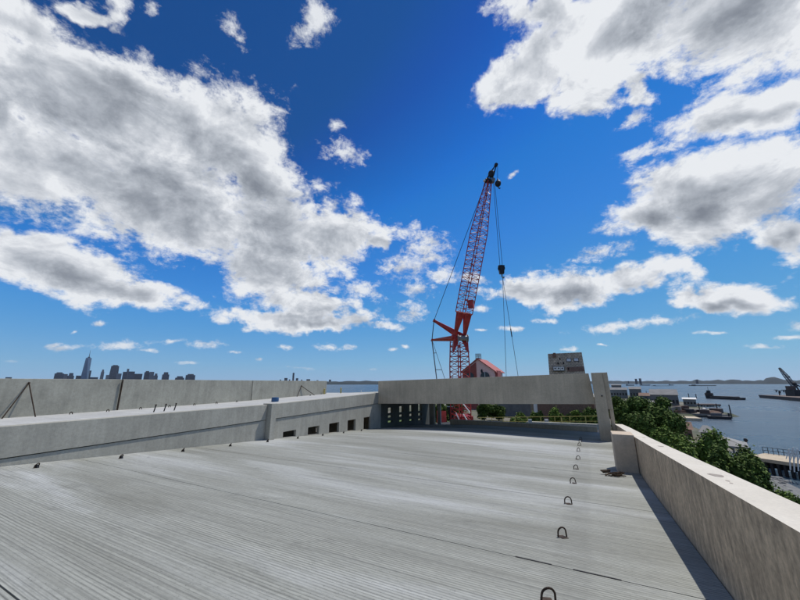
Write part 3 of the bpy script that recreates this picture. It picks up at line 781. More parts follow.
# ------------------------------------------------------------------ things under / behind the beam
# grass strip, yard, rails
def quadstrip(name, pts, z, mat, kind='structure'):
    return MB().prism(pts, z - .05, z).build(name, mat, kind=kind)
M['grass'] = plain('lawn', (.085, .13, .025), .95, 0, .25, 2)
quadstrip('grass_verge', [(-45, 60), (4, 66), (4, 78), (-45, 74)], -8.20, M['grass'])
quadstrip('yard_paving', [(-45, 48), (4, 48), (4, 59), (-45, 59)], -8.16, M['pavement'])
rail = empty('guard_rail', atD(540, 420, 55), 'yellow two-rail guard rail under the beam in front of the bushes', 'guard rail')
A = atD(478, 417.5, 58); B = atD(597, 416.0, 50)
for k in (0, 1):
    MB().tube(A - Vector((0, 0, .6 * k)), B - Vector((0, 0, .6 * k)), .045 if k == 0 else .03, n=6).build('rail', M['yellow'], rail)
for k in range(9):
    q = A.lerp(B, (k + .3) / 9); MB().tube(q, (q.x, q.y, -8.4), .05, n=6).build('post', M['yellow'], rail)
A = atD(528, 421.5, 44); B = atD(598, 424.2, 40)
bw = MB(); dx = (B - A).normalized().cross(Vector((0, 0, 1))) * .35
bw.hexa([A - dx - Vector((0, 0, 3.5)), B - dx - Vector((0, 0, 3.5)), B + dx - Vector((0, 0, 3.5)), A + dx - Vector((0, 0, 3.5)), A - dx, B - dx, B + dx, A + dx]).build('barrier_wall', M['panel'], label='pale concrete barrier wall beyond the curb under the beam', cat='barrier wall')
for (px, tl) in ((530, 'left'), (546.5, 'right')):
    q = atD(px, 420.8, 43.4); MB().obox((q.x, q.y, q.z - .45), .3, .35, .35, .62).build('concrete_block', M['upper'], label='small white block on the barrier wall, %s of the two' % tl, cat='block', group='white blocks on the barrier wall')
q = atD(562, 424, 42); MB().tube((q.x, q.y, q.z - 3.6), (q.x, q.y, q.z + .62), .07, n=8).build('guard_post', M['yellow'], label='short yellow post at the barrier wall under the beam', cat='guard post')
# grey blank building with white corner post and dark garage door
a = atD(500, 404, 96); b = atD(534, 404, 92)
gbld = empty('grey_building', (a.x, a.y, -8.4), 'grey flat-fronted building with a white corner post behind the bushes', 'building')
ang = math.atan2(b.y - a.y, b.x - a.x); L_ = (b - a).length
MB().obox(((a.x + b.x) / 2, (a.y + b.y) / 2 + 3, -8.4), ang, L_, 6, 5.6).build('wall', M['grey_wall'], gbld)
MB().obox((b.x + .5, b.y - .2, -8.4), ang, .9, .9, 5.4).build('corner_post', M['white_paint'], gbld)
a = atD(541, 402, 90); b = atD(599, 401, 86); ang = math.atan2(b.y - a.y, b.x - a.x)
bbld = empty('brick_building', (a.x, a.y, -8.4), 'brown brick building with a dark open garage door, left of the end column', 'building')
MB().obox(((a.x + b.x) / 2, (a.y + b.y) / 2 + 4, -8.4), ang, (b - a).length, 7, 5.6).build('wall', M['brick'], bbld)
MB().obox((a.x + 1.9, a.y + .35, -8.4), ang, 3.2, .3, 3.9).build('garage_door', M['black'], bbld)
MB().obox((a.x + 9.5, a.y + .25, -5.4), ang, 1.6, .2, 1.1).build('window', M['glass'], bbld)
MB().obox((a.x + 12.5, a.y + .2, -5.4), ang, 1.6, .2, 1.1).build('window', M['glass'], bbld)

# ---- pink gabled house
D = 120
pk = atD(477.5, 358.5, D); l = atD(463, 378, D); r_ = atD(494, 378, D)
hx = empty('gabled_house', (pk.x, pk.y, -8.4), 'pink gabled house with red roof and round-topped windows behind the beam', 'house')
ax = Vector((math.cos(YAW - .5), math.sin(YAW - .5), 0)); dp = Vector((-ax.y, ax.x, 0))
hw = 5.4; ez = 3.9
C0 = Vector((pk.x, pk.y, 0))
def hp(s, d, z): v = C0 + ax * s + dp * d; return (v.x, v.y, z)
# front gable wall (pentagon) extruded
hb = MB(); poly = [(-hw, -8.4), (hw, -8.4), (hw, ez), (0, pk.z - .35), (-hw, ez)]
hb.v = [hp(s, 0, z) for s, z in poly] + [hp(s, 12, z) for s, z in poly]
hb.f = [(4, 3, 2, 1, 0), (5, 6, 7, 8, 9)] + [(i, (i + 1) % 5, 5 + (i + 1) % 5, 5 + i) for i in range(5)]
hb.build('wall', M['pink'], hx)
rf = MB()
for sgn in (-1, 1):
    e0 = (sgn * (hw + .7), ez - .55); t0 = (0, pk.z); th_ = .3
    P = [hp(e0[0], -.6, e0[1]), hp(t0[0], -.6, t0[1] - .25), hp(t0[0], 12.5, t0[1] - .25), hp(e0[0], 12.5, e0[1]),
         hp(e0[0], -.6, e0[1] + th_), hp(t0[0], -.6, t0[1] + .1), hp(t0[0], 12.5, t0[1] + .1), hp(e0[0], 12.5, e0[1] + th_)]
    rf.hexa(P)
roof = rf.build('roof', M['redroof'], hx)
ch = MB()
for k_, z_ in ((0, .2), (0, .9), (0, 1.6)): ch.box(pk.x - .85, pk.x + .85, pk.y + .5, pk.y + 1.9, pk.z + z_ - .06, pk.z + z_ + .06)
for xx_ in (-.8, -.27, .27, .8):
    for yy_ in (.55, 1.85): ch.box(pk.x + xx_ - .05, pk.x + xx_ + .05, pk.y + yy_ - .05, pk.y + yy_ + .05, pk.z - .5, pk.z + 1.6)
ch.build('roof_cage', M['steel_grey'], roof)
# red left bay
lb3 = MB(); poly = [(-hw - .1, -8.4), (-.6, -8.4), (-.6, pk.z - 1.3), (-hw - .1, ez - .4)]
lb3.v = [hp(s, -.25, z) for s, z in poly] + [hp(s, 0.0, z) for s, z in poly]
lb3.f = [(3, 2, 1, 0), (4, 5, 6, 7)] + [(i, (i + 1) % 4, 4 + (i + 1) % 4, 4 + i) for i in range(4)]
lb3.build('gable_cladding', M['cladding'], hx)
for s in (-3.0, 2.3):
    wb = MB(); n = 10
    poly = [(s - 1.5, 1.1)] + [(s - 1.5 * math.cos(math.pi * i / n), 2.2 + 1.4 * math.sin(math.pi * i / n)) for i in range(n + 1)] + [(s + 1.5, 1.1)]
    m_ = len(poly); wb.v = [hp(a_, -.42, z) for a_, z in poly] + [hp(a_, -.28, z) for a_, z in poly]
    wb.f = [tuple(range(m_))[::-1], tuple(range(m_, 2 * m_))] + [(i, (i + 1) % m_, m_ + (i + 1) % m_, m_ + i) for i in range(m_)]
    wn = wb.build('window', M['glass'], hx)
    MB().add([hp(s - .06, -.47, 1.1), hp(s + .06, -.47, 1.1), hp(s + .06, -.47, 3.6), hp(s - .06, -.47, 3.6), hp(s - .06, -.43, 1.1), hp(s + .06, -.43, 1.1), hp(s + .06, -.43, 3.6), hp(s - .06, -.43, 3.6)],
             [(3, 2, 1, 0), (4, 5, 6, 7), (0, 1, 5, 4), (1, 2, 6, 5), (2, 3, 7, 6), (3, 0, 4, 7)]).build('window_frame', M['white_paint'], wn)
MB().add([hp(.6 + .5, -.3, 3.2), hp(1.6, -.3, 3.2), hp(1.4, -.3, 4.6), hp(.9, -.3, 4.1), hp(1.1, -.1, 3.2), hp(1.6, -.1, 3.2), hp(1.4, -.1, 4.6), hp(.9, -.1, 4.1)],
         [(3, 2, 1, 0), (4, 5, 6, 7), (0, 1, 5, 4), (1, 2, 6, 5), (2, 3, 7, 6), (3, 0, 4, 7)]).build('wall_lamp', M['steel_dark'], hx)
# side wing roof right
MB().box(pk.x + 4.8, pk.x + 6.2, pk.y + 1, pk.y + 6, -8.4, 4.0).build('side_wing', M['redroof'], hx)

# ---- slate roofed house with dormers
D = 70
a = atD(549.0, 375, D); b = atD(586.5, 375, D)
at_ = atD(547.8, 353.8, D + 3); bt = atD(581.6, 352.2, D + 3)
sh = empty('slate_roofed_house', ((a.x + b.x) / 2, (a.y + b.y) / 2, -8.4), 'dark slate roofed house with skylights and dormer above the right of the beam', 'house')
back = Vector((-(b - a).y, (b - a).x, 0)).normalized(); 
if back.y < 0: back = -back
lowz = -1.5
def interp(s, t):   # point on roof slope, s across, t up (0 eave at low z,1 ridge)
    lo_ = a.lerp(b, s); hi_ = at_.lerp(bt, s); lo_ = Vector((lo_.x, lo_.y, lowz)) ; 
    return lo_.lerp(hi_, t)
rb = MB(); th_ = back * .0
P0 = [interp(0, 0), interp(1, 0), interp(1, 1), interp(0, 1)]
rb.hexa([P0[0], P0[1], P0[1] + back * 8, P0[0] + back * 8, P0[3], P0[2], P0[2] + back * 2.2, P0[3] + back * 2.2])
rf = rb.build('roof', M['slate'], sh)
MB().hexa([Vector((P0[0].x, P0[0].y, -8.4)) + back * .5, Vector((P0[1].x, P0[1].y, -8.4)) + back * .5, Vector((P0[1].x, P0[1].y, -8.4)) + back * 7.5, Vector((P0[0].x, P0[0].y, -8.4)) + back * 7.5,
           Vector((P0[0].x, P0[0].y, -1.52)) + back * .5, Vector((P0[1].x, P0[1].y, -1.52)) + back * .5, Vector((P0[1].x, P0[1].y, -1.52)) + back * 7.5, Vector((P0[0].x, P0[0].y, -1.52)) + back * 7.5]).build('wall', M['brick'], sh)
xw = (b - a).normalized()
def on_roof(name, s, t, w_, h_, prot, mat, parent, off=0.0, label=None):
    c0 = interp(s, t) - back * off; c0.z = interp(s, t).z
    q = MB(); W = xw * w_ / 2
    f0 = c0 - W - back * prot; f1 = c0 + W - back * prot
    bk = back * (prot + .9)
    q.hexa([f0, f1, f1 + bk, f0 + bk, f0 + Vector((0, 0, h_)), f1 + Vector((0, 0, h_)), f1 + bk + Vector((0, 0, h_)), f0 + bk + Vector((0, 0, h_))])
    return q.build(name, mat, parent, label=label)
def skylight(s, t, w_, h_):
    dirv = (interp(s, 1) - interp(s, 0)).normalized(); n_ = xw.cross(dirv).normalized()
    if n_.z < 0: n_ = -n_
    c0 = interp(s, t)
    def sl(wf, hf, k0, k1, nm, mat):
        W = xw * w_ * wf / 2; Hh = dirv * h_ * hf / 2; q = MB()
        q.hexa([c0 - W - Hh + n_ * k0, c0 + W - Hh + n_ * k0, c0 + W + Hh + n_ * k0, c0 - W + Hh + n_ * k0, c0 - W - Hh + n_ * k1, c0 + W - Hh + n_ * k1, c0 + W + Hh + n_ * k1, c0 - W + Hh + n_ * k1])
        return q
    wn = sl(1.15, 1.25, -.05, .10, '', None).build('skylight', M['steel_dark'], rf)
    return wn, sl(.95, .9, .10, .13, '', None)
for s in (.60, .81):
    dirv = None
    wn, pane = skylight(s, .80, .72, .62)
    pane.build('skylight_pane', M['roof_white'], rf)
# triple dormer window, white frames
dm = on_roof('dormer', .285, .52, 2.0, .85, .5, M['roof_grey'], rf)
for k in (-1, 0, 1):
    c0 = interp(.285, .52) - back * .56 + xw * k * .6 + Vector((0, 0, .12)); W = xw * .27
    q = MB(); q.hexa([c0 - W, c0 + W, c0 + W + back * .05, c0 - W + back * .05, c0 - W + Vector((0, 0, .6)), c0 + W + Vector((0, 0, .6)), c0 + W + back * .05 + Vector((0, 0, .6)), c0 - W + back * .05 + Vector((0, 0, .6))])
    q.build('window', M['white_paint'], rf)
    W = xw * .13; c1 = c0 - back * .03 + Vector((0, 0, .22))
    q = MB(); q.hexa([c1 - W, c1 + W, c1 + W + back * .03, c1 - W + back * .03, c1 - W + Vector((0, 0, .26)), c1 + W + Vector((0, 0, .26)), c1 + W + back * .03 + Vector((0, 0, .26)), c1 - W + back * .03 + Vector((0, 0, .26))])
    q.build('window_pane', M['glass'], rf)
cq = interp(.20, .9)
MB().hexa([cq - xw * .3 - back * .3, cq + xw * .3 - back * .3, cq + xw * .3 + back * .6, cq - xw * .3 + back * .6, cq - xw * .22 - back * .2 + Vector((0, 0, .8)), cq + xw * .22 - back * .2 + Vector((0, 0, .8)), cq + xw * .22 + back * .5 + Vector((0, 0, .8)), cq - xw * .22 + back * .5 + Vector((0, 0, .8))]).build('chimney', M['brick'], rf)
for s, t in ((.35, .82), (.44, .70), (.56, .55), (.28, .70)):
    cq = interp(s, t); MB().tube(cq, cq + Vector((0, 0, .38)) - back * .1, .11, .09, 8).build('roof_vent', M['black'], rf)
# brick band
bq = MB(); W = .02
bq.hexa([interp(.52, .50) - back * .06, interp(.99, .50) - back * .06, interp(.99, .50) + back * .05, interp(.52, .50) + back * .05, interp(.52, .62) - back * .06, interp(.99, .62) - back * .06, interp(.99, .62) + back * .05, interp(.52, .62) + back * .05])
bq.build('brick_band', M['brick'], rf)

# ------------------------------------------------------------------ crane
PV = atY(459.5, 337, 62.0)                     # luffing pivot at the top of the mast
TIP = atY(488.5, 181, 57.5)                    # foot of the jib head
HEAD = atY(496, 165, 57.0)
GZ = -8.3
cr = empty('crawler_crane', (PV.x, PV.y + 1.0, GZ), 'tall red lattice crane with luffing jib behind the long beam', 'crane')
def lattice(a, b, wa, wm, wb, ta, tb, nseg, side, cr_=.085, lr=.042):
    """four-chord lattice from a to b; half widths wa (start) wm (middle) wb (end); side = horizontal axis"""
    a = Vector(a); b = Vector(b); d = (b - a).normalized(); u = side.normalized(); u = (u - d * u.dot(d)).normalized(); w = d.cross(u)
    def hwid(t):
        if t < ta: return wa + (wm - wa) * t / ta
        if t > 1 - tb: return wb + (wm - wb) * (1 - t) / tb
        return wm
    def pt(t, k):
        h = hwid(t); sx = (-1, 1, 1, -1)[k]; sy = (-1, -1, 1, 1)[k]
        return a.lerp(b, t) + u * h * sx + w * h * sy
    ch, lc = MB(), MB()
    ts = [i / nseg for i in range(nseg + 1)]
    for k in range(4):
        for t0, t1 in zip(ts[:-1], ts[1:]): ch.tube(pt(t0, k), pt(t1, k), cr_, n=6)
    for i, (t0, t1) in enumerate(zip(ts[:-1], ts[1:])):
        for k in range(4):
            k2 = (k + 1) % 4
            if i % 2: lc.tube(pt(t0, k), pt(t1, k2), lr, n=5)
            else: lc.tube(pt(t0, k2), pt(t1, k), lr, n=5)
            lc.tube(pt(t0, k), pt(t0, k2), lr * .9, n=5)
    return ch, lc, pt
side = Vector((math.cos(YAW), math.sin(YAW), 0)); fw = Vector((-math.sin(YAW), math.cos(YAW), 0))
mast_base = Vector((PV.x - .6, PV.y + .6, GZ + .9)); mast_top = Vector((PV.x - .25, PV.y + .3, PV.z - .8))
ch, lc, pt = lattice(mast_base, mast_top, 1.28, 1.28, 1.15, .1, .3, 16, (side + fw * .55), .11, .06)
ch.add(lc.v, lc.f); ms = ch.build('mast', M['crane_red'], cr)
# solid head of the mast and heel of the jib
hb = MB()
for sx in (-1, 1):
    p1 = PV + side * sx * 1.3; p2 = PV + side * sx * .9
    for dz0, dz1, w0, w1 in ((-2.4, .3, .45, .75),):
        q = p1
        hb.hexa([q + fw * -.9 - side * .12 + Vector((0, 0, dz0)), q + fw * -.9 + side * .12 + Vector((0, 0, dz0)), q + fw * .9 + side * .12 + Vector((0, 0, dz0)), q + fw * .9 - side * .12 + Vector((0, 0, dz0)),
                 p2 + fw * -.5 - side * .12 + Vector((0, 0, dz1)), p2 + fw * -.5 + side * .12 + Vector((0, 0, dz1)), p2 + fw * .5 + side * .12 + Vector((0, 0, dz1)), p2 + fw * .5 - side * .12 + Vector((0, 0, dz1))])
# tapered front plates making the chevron
for sx in (-1, 1):
    o1 = PV - fw * .95 + side * sx * 1.45 + Vector((0, 0, -3.0)); o2 = PV - fw * .6 + side * sx * .25 + Vector((0, 0, .2))
    hb.hexa([o1 - side * .12, o1 + side * .12, o1 + side * .12 + fw * .15, o1 - side * .12 + fw * .15, o2 - side * .5, o2 + side * .5, o2 + side * .5 + fw * .15, o2 - side * .5 + fw * .15])
hb.build('mast_head', M['crane_red'], cr)
jd = (TIP - PV).normalized()
js = side - jd * side.dot(jd); js.normalize(); jw = jd.cross(js)
hh = MB()
heel_top = PV + jd * 4.6
for sx in (-1, 1):       # heel plates open out in a V from the pivot
    f0 = PV + js * sx * .92; f1 = heel_top + js * sx * 1.16
    for sy in (-1, 1):
        g0 = f0 + jw * sy * .35; g1 = f1 + jw * sy * 1.1
        hh.hexa([g0 - js * .17 - jw * .06, g0 + js * .17 - jw * .06, g0 + js * .17 + jw * .06, g0 - js * .17 + jw * .06, g1 - js * (.10 if sx < 0 else 1.12) - jw * .06, g1 + js * (1.12 if sx < 0 else .10) - jw * .06, g1 + js * (1.12 if sx < 0 else .10) + jw * .06, g1 - js * (.10 if sx < 0 else 1.12) + jw * .06])
hh.tube(heel_top - js * 1.3 - jw * 1.1, heel_top + js * 1.3 - jw * 1.1, .16); hh.tube(heel_top - js * 1.3 + jw * 1.1, heel_top + js * 1.3 + jw * 1.1, .16)
hh.build('jib_heel', M['crane_red'], cr)
ch, lc, pt = lattice(heel_top, TIP, 1.12, 1.12, .40, .02, .38, 30, (side + fw * .5), .085, .045)
jb_ = ch.build('jib', M['crane_red'], cr); lc.build('jib_lacing', M['crane_red'], jb_)
# pivot machinery
MB().tube(PV - side * 1.5, PV + side * 1.6, .42, n=12).build('pivot_pin', M['crane_red'], cr)
mq = MB(); c0 = PV + side * .35 - fw * 1.3 + Vector((0, 0, -.4)); mq.tube(c0 - side * .8, c0 + side * .9, .5, n=12); mq.tube(c0 - side * .9, c0 - side * .8, .7, n=14); mq.tube(c0 + side * .9, c0 + side * 1.0, .7, n=14)
mq.build('luffing_drum', M['steel_grey'], cr)
q0 = heel_top + js * .9 + jd * 1.2 - jw * 1.3; MB().box(q0.x - .5, q0.x + .5, q0.y - .4, q0.y + .4, q0.z, q0.z + 1.5).build('jib_stop', M['crane_red'], cr)
# struts
S1 = atY(434, 320.5, 65.5); S2 = atY(432, 340, 66.5)
def strut(root, tip, w0, w1):
    b = MB(); 
    for sx in (-1, 1):
        b.tube(root + fw * sx * w0 - Vector((0, 0, .22)), tip + fw * sx * w1, .30, .17, 6); b.tube(root + fw * sx * w0 + Vector((0, 0, .34)), tip + fw * sx * w1, .2, .12, 6)
    d = tip - root
    for k in range(1, 9):
        t0, t1 = (k - 1) / 8, k / 8; sg = 1 if k % 2 else -1
        p = root + d * t0 + fw * sg * (w0 + (w1 - w0) * t0); q = root + d * t1 - fw * sg * (w0 + (w1 - w0) * t1)
        b.tube(p, q, .09, n=5)
    b.tube(tip - fw * (w1 + .2), tip + fw * (w1 + .2), .22, n=8)
    # web plate near the root
    m_ = root.lerp(tip, .42); n_ = Vector((0, 0, 1))
    b.hexa([root - fw * .1 - n_ * .42, m_ - fw * .1 - n_ * .3, m_ + fw * .1 - n_ * .3, root + fw * .1 - n_ * .42, root - fw * .1 + n_ * .42, m_ - fw * .1 + n_ * .3, m_ + fw * .1 + n_ * .3, root + fw * .1 + n_ * .42])
    return b
strut(PV + side * .6 + Vector((0, 0, -.1)), S1, 1.1, .6).build('upper_strut', M['crane_red'], cr)
strut(PV - side * .3 + Vector((0, 0, -.2)), S2, 1.1, .6).build('lower_strut', M['crane_red'], cr)
# pendants
pd = MB(); rp = .042
for sx in (-1, 1):
    pd.tube(TIP + fw * .4 * sx - js * .4, S1 + fw * sx * .6, rp, n=5)
pd.build('jib_pendant', M['cable'], cr)
MB().tube(TIP + js * .1 + Vector((0, 0, -1)), PV + Vector((0, 0, .4)) - side * .9, .03, n=5).build('hoist_rope', M['cable'], cr)
pq = MB()
for sx in (-1, -.4, .4, 1): pq.tube(S1 + fw * sx * .6, S2 + fw * sx * .6, rp, n=5)
pq.build('strut_rope', M['cable'], cr)
CWT = Vector(mast_base) - side * 4.2 + Vector((0, 0, 1.2)); CW2 = Vector(mast_base) - side * 2.2 + Vector((0, 0, 1.2))
bs = MB(); E1 = atY(436.5, 378, 66.5); E2 = atY(444.5, 378, 66.0)
E1 = S2 + (E1 - S2) * 1.75; E2 = S2 + (E2 - S2) * 1.75
bs.tube(S2 + fw * .5, E1, .07, n=5); bs.tube(S2 - fw * .5, E1 - fw * .8, .05, n=5); bs.tube(S2 - fw * .2, E2, .05, n=5)
for t in (.2, .45): bs.tube(S2.lerp(E1, t), S2.lerp(E2, t), .07, n=5)
bs.build('backstay', M['steel_grey'], cr)
MB().tube(E2, Vector((mast_top.x, mast_top.y, 1.5)) - side * 1.4, .05, n=5).build('backstay_brace', M['steel_grey'], cr)
# jib head with sheaves, tip
jh = MB()
mid = TIP.lerp(HEAD, .45)
for sx in (-1, 1):
    jh.tube(TIP + js * .4 * sx, mid + js * .38 * sx, .16, .14, 6); jh.tube(mid + js * .38 * sx, HEAD + js * .05 * sx, .14, .1, 6)
    jh.tube(TIP - js * .4 * sx, mid + js * .38 * sx, .08, n=5); jh.tube(mid + js * .38 * sx, HEAD, .07, n=5)
jh.tube(TIP - js * .6, TIP + js * .6, .45, n=8)
jh.ball(mid - side * .1, .62, .5, .75, 8, 6)
jh.tube(HEAD - fw * .25, HEAD + fw * .25, .32, n=10)
jh.build('jib_head', M['steel_dark'], cr)
MB().box(TIP.x - .85, TIP.x - .45, TIP.y - .5, TIP.y - .1, TIP.z - .1, TIP.z + .25).build('head_light', M['white_paint'], cr)
sv = MB()
for k in (-.35, 0, .35): sv.tube(TIP + side * .75 + fw * (k - .05) + Vector((0, 0, .1)), TIP + side * .75 + fw * (k + .05) + Vector((0, 0, .1)), .42, n=14)
sv.build('sheave', M['steel_grey'], cr)
# whip line and headache ball
BL = atY(498, 183.5, 57.0)
wl_ = MB(); wl_.tube(HEAD + side * .3, (BL.x, BL.y, BL.z + .6), .03, n=5); wl_.tube(HEAD + side * .15, (BL.x - .12, BL.y, BL.z + .6), .02, n=5); wl_.build('whip_line', M['cable'], cr)
hb2 = MB(); hb2.ball(BL, .55, .45, .68, 12, 8); hb2.tube((BL.x, BL.y, BL.z + .5), (BL.x, BL.y, BL.z + .95), .12, n=8); hb2.build('ball_hook', M['steel_dark'], cr, smooth=True)
q = MB(); q.path([(BL.x + .0, BL.y, BL.z - .6), (BL.x + .05, BL.y, BL.z - .95), (BL.x + .22, BL.y, BL.z - 1.12), (BL.x + .32, BL.y, BL.z - .95)], .09, 6); q.build('hook', M['steel_dark'], cr)
# main hoist lines, block
HB = atY(501.5, 270, 57.2)
hl = MB()
for k, (sx, rx_) in enumerate(((-.62, -.12), (.3, .12))): hl.tube(TIP + side * (1.05 + sx * .25) + Vector((0, 0, -.1)), HB + side * rx_ * 1.8 + Vector((0, 0, .9)), .038, n=5)
hl.build('hoist_line', M['cable'], cr)
hk = MB()
for k in (-.16, .16): hk.tube(HB + fw * (k - .04) + Vector((0, 0, .3)), HB + fw * (k + .04) + Vector((0, 0, .3)), .58, n=14)
hk.hexa([HB - side * .35 - fw * .3 + Vector((0, 0, -.7)), HB + side * .35 - fw * .3 + Vector((0, 0, -.7)), HB + side * .35 + fw * .3 + Vector((0, 0, -.7)), HB - side * .35 + fw * .3 + Vector((0, 0, -.7)),
         HB - side * .5 - fw * .3 + Vector((0, 0, .8)), HB + side * .5 - fw * .3 + Vector((0, 0, .8)), HB + side * .5 + fw * .3 + Vector((0, 0, .8)), HB - side * .5 + fw * .3 + Vector((0, 0, .8))])
hk.build('hook_block', M['steel_dark'], cr)
q = MB(); q.path([HB + Vector((0, 0, -.7)), HB + Vector((.02, 0, -1.2)), HB + Vector((.2, 0, -1.5)), HB + Vector((.35, 0, -1.25))], .12, 6); q.build('block_hook', M['steel_grey'], cr)
# slings and the lifted panel behind the beam
T1 = atY(506.3, 378, 57.2); T2 = atY(518.5, 378, 57.2)
K = HB + Vector((.1, 0, -1.45))
T1.z = T2.z = .55
pn = empty('lifted_panel', ((T1.x + T2.x) / 2, T1.y, T1.z - 1.8), 'small precast panel hanging from the crane slings behind the beam', 'precast panel')
MB().box(T1.x - .6, T2.x + .6, T1.y - .15, T1.y + .15, T1.z - 1.8, T1.z).build('slab', M['panel'], pn)
sl = MB(); sl.tube(K, T1, .035, n=5); sl.build('sling', M['cable'], pn)
sl = MB(); sl.tube(K, T2, .035, n=5); sl.tube(K.lerp(T2, .52), K.lerp(T2, .60), .09, n=6); sl.build('sling', M['cable'], pn)
# crawler base
cbz = GZ
for sx in (-1, 1):
    q = MB(); c0 = Vector((mast_base.x, mast_base.y, 0)) + side * sx * 2.9
    cb_ = [c0 + fw * t for t in (-4, 4)]
    q.hexa([Vector((p.x, p.y, 0)) + side * s_ + Vector((0, 0, z)) for z in (cbz, cbz + 1.3) for p, s_ in ((cb_[0], -.6), (cb_[0], .6), (cb_[1], .6), (cb_[1], -.6))])
    q.build('crawler_track', M['steel_dark'], cr)
q = MB().obox((mast_base.x - 1, mast_base.y + 4.5, cbz + 1.0), YAW, 3.0, 4.5, 1.2); q.build('upper_works', M['crane_red'], cr)
q = MB().obox((mast_base.x - 3.0, mast_base.y - 2.0, cbz + 1.4), YAW, 1.6, 2.2, 2.0); q.build('operator_cab', M['crane_red'], cr)
q = MB().obox((mast_base.x - 4.2, mast_base.y + 3.2, cbz + 1.4), YAW, 3.0, 2.2, 2.4); q.build('counterweight', M['steel_dark'], cr)
wq = MB()
for i, (xa, za, xb, zb_) in enumerate(((.2, 1.2, 2.2, 3.4), (.0, 3.6, 2.0, 5.4), (-1.6, 1.5, -.2, 3.6))):
    p = mast_base - fw * 1.75; wq.tube(p + side * xa * .7 + Vector((0, 0, zb_ - 1.3)), p + side * xb * .7 + Vector((0, 0, za - 1.3)), .10, n=5)
wq.build('walkway_rail', M['white_paint'], cr)

# ------------------------------------------------------------------ street and parked cars to the right
def ribbon(name, pts, w, z, mat):
    b = MB()
    for i, (x, y) in enumerate(pts):
        j = min(i, len(pts) - 2); d = Vector((pts[j + 1][0] - pts[j][0], pts[j + 1][1] - pts[j][1], 0)).normalized(); n_ = Vector((-d.y, d.x, 0)) * w / 2
        zz = z if not callable(z) else z(x, y)
        b.v.append((x + n_.x, y + n_.y, zz)); b.v.append((x - n_.x, y - n_.y, zz))
    for i in range(len(pts) - 1): b.f.append((2*i, 2*i + 1, 2*i + 3, 2*i + 2))
    return b.build(name, mat, kind='structure')
p1 = atZ(609, 404, -13.9); p2 = atZ(646, 440, -13.9)
def lerp2(a, b, t): return (a.x + (b.x - a.x) * t, a.y + (b.y - a.y) * t)
cl = [lerp2(p1, p2, t) for t in (-.15, .3, .7, 1.2)]
dv = Vector((p2.x - p1.x, p2.y - p1.y, 0)).normalized(); nv = Vector((-dv.y, dv.x, 0))
def offs(pts, k): return [(x + nv.x * k, y + nv.y * k) for x, y in pts]
ribbon('street', cl, 11, -13.75, M['asphalt'])
ribbon('pavement', offs(cl, 7.4), 3.6, -13.62, M['pavement'])
ribbon('pavement', offs(cl, -7.4), 3.6, -13.62, M['pavement'])
# cars
def car_proto(name):
    e = empty(name, (0, 0, 0), '', 'car'); 
    b = MB(); prof = [(-2.2, .35), (-2.25, .8), (-1.6, .95), (1.2, .98), (2.1, .85), (2.25, .55), (2.2, .35)]
    b.v = [(x, -.85, z) for x, z in prof] + [(x, .85, z) for x, z in prof]; n = len(prof)
    b.f = [tuple(range(n)), tuple(range(n, 2*n))[::-1]] + [((i + 1) % n, i, n + i, n + (i + 1) % n) for i in range(n)]
    b.build('body', M['car_a'], e, bevel=.06)
    b = MB(); b.hexa([(-1.7, -.8, .94), (1.2, -.8, .94), (1.2, .8, .94), (-1.7, .8, .94), (-1.2, -.66, 1.45), (.5, -.66, 1.45), (.5, .66, 1.45), (-1.2, .66, 1.45)]); b.build('cabin', M['glass'], e, bevel=.05)
    b = MB(); b.hexa([(-1.18, -.64, 1.452), (.48, -.64, 1.452), (.48, .64, 1.452), (-1.18, .64, 1.452), (-1.1, -.6, 1.49), (.4, -.6, 1.49), (.4, .6, 1.49), (-1.1, .6, 1.49)]); b.build('roof', M['car_a'], e)
    for x in (-1.4, 1.4):
        for y in (-.8, .8): MB().tube((x, y - .1, .32), (x, y + .1, .32), .32, n=12).build('wheel', M['steel_dark'], e)
    return e
M['car_a'] = plain('black_car_paint', (.02, .02, .025), .25, .2, .1)
M['car_b'] = plain('silver_car_paint', (.45, .45, .46), .3, .4, .1)
cp = car_proto('parked_car')
heading = math.atan2(dv.y, dv.x)
names_ = ['nearest', 'second', 'third', 'fourth', 'fifth', 'sixth', 'seventh', 'farthest']
for i in range(8):
    o = cp if i == 0 else copy_tree(cp)
    t = .93 - i * .09
    x, y = lerp2(p1, p2, t); k = -4.2
    o.location = (x + nv.x * k, y + nv.y * k, -13.74); o.rotation_euler = (0, 0, heading)
    pale = i in (2, 5)
    if pale:
        for c in o.children:
            if c.name.startswith(('body', 'roof')):
                me = c.data.copy(); me.materials.clear(); me.materials.append(M['car_b']); c.data = me
    o['label'] = ('silver' if pale else 'black') + ' car in the kerbside row by the end column, ' + names_[i]
    o['category'] = 'car'; o['group'] = 'cars parked along the street'

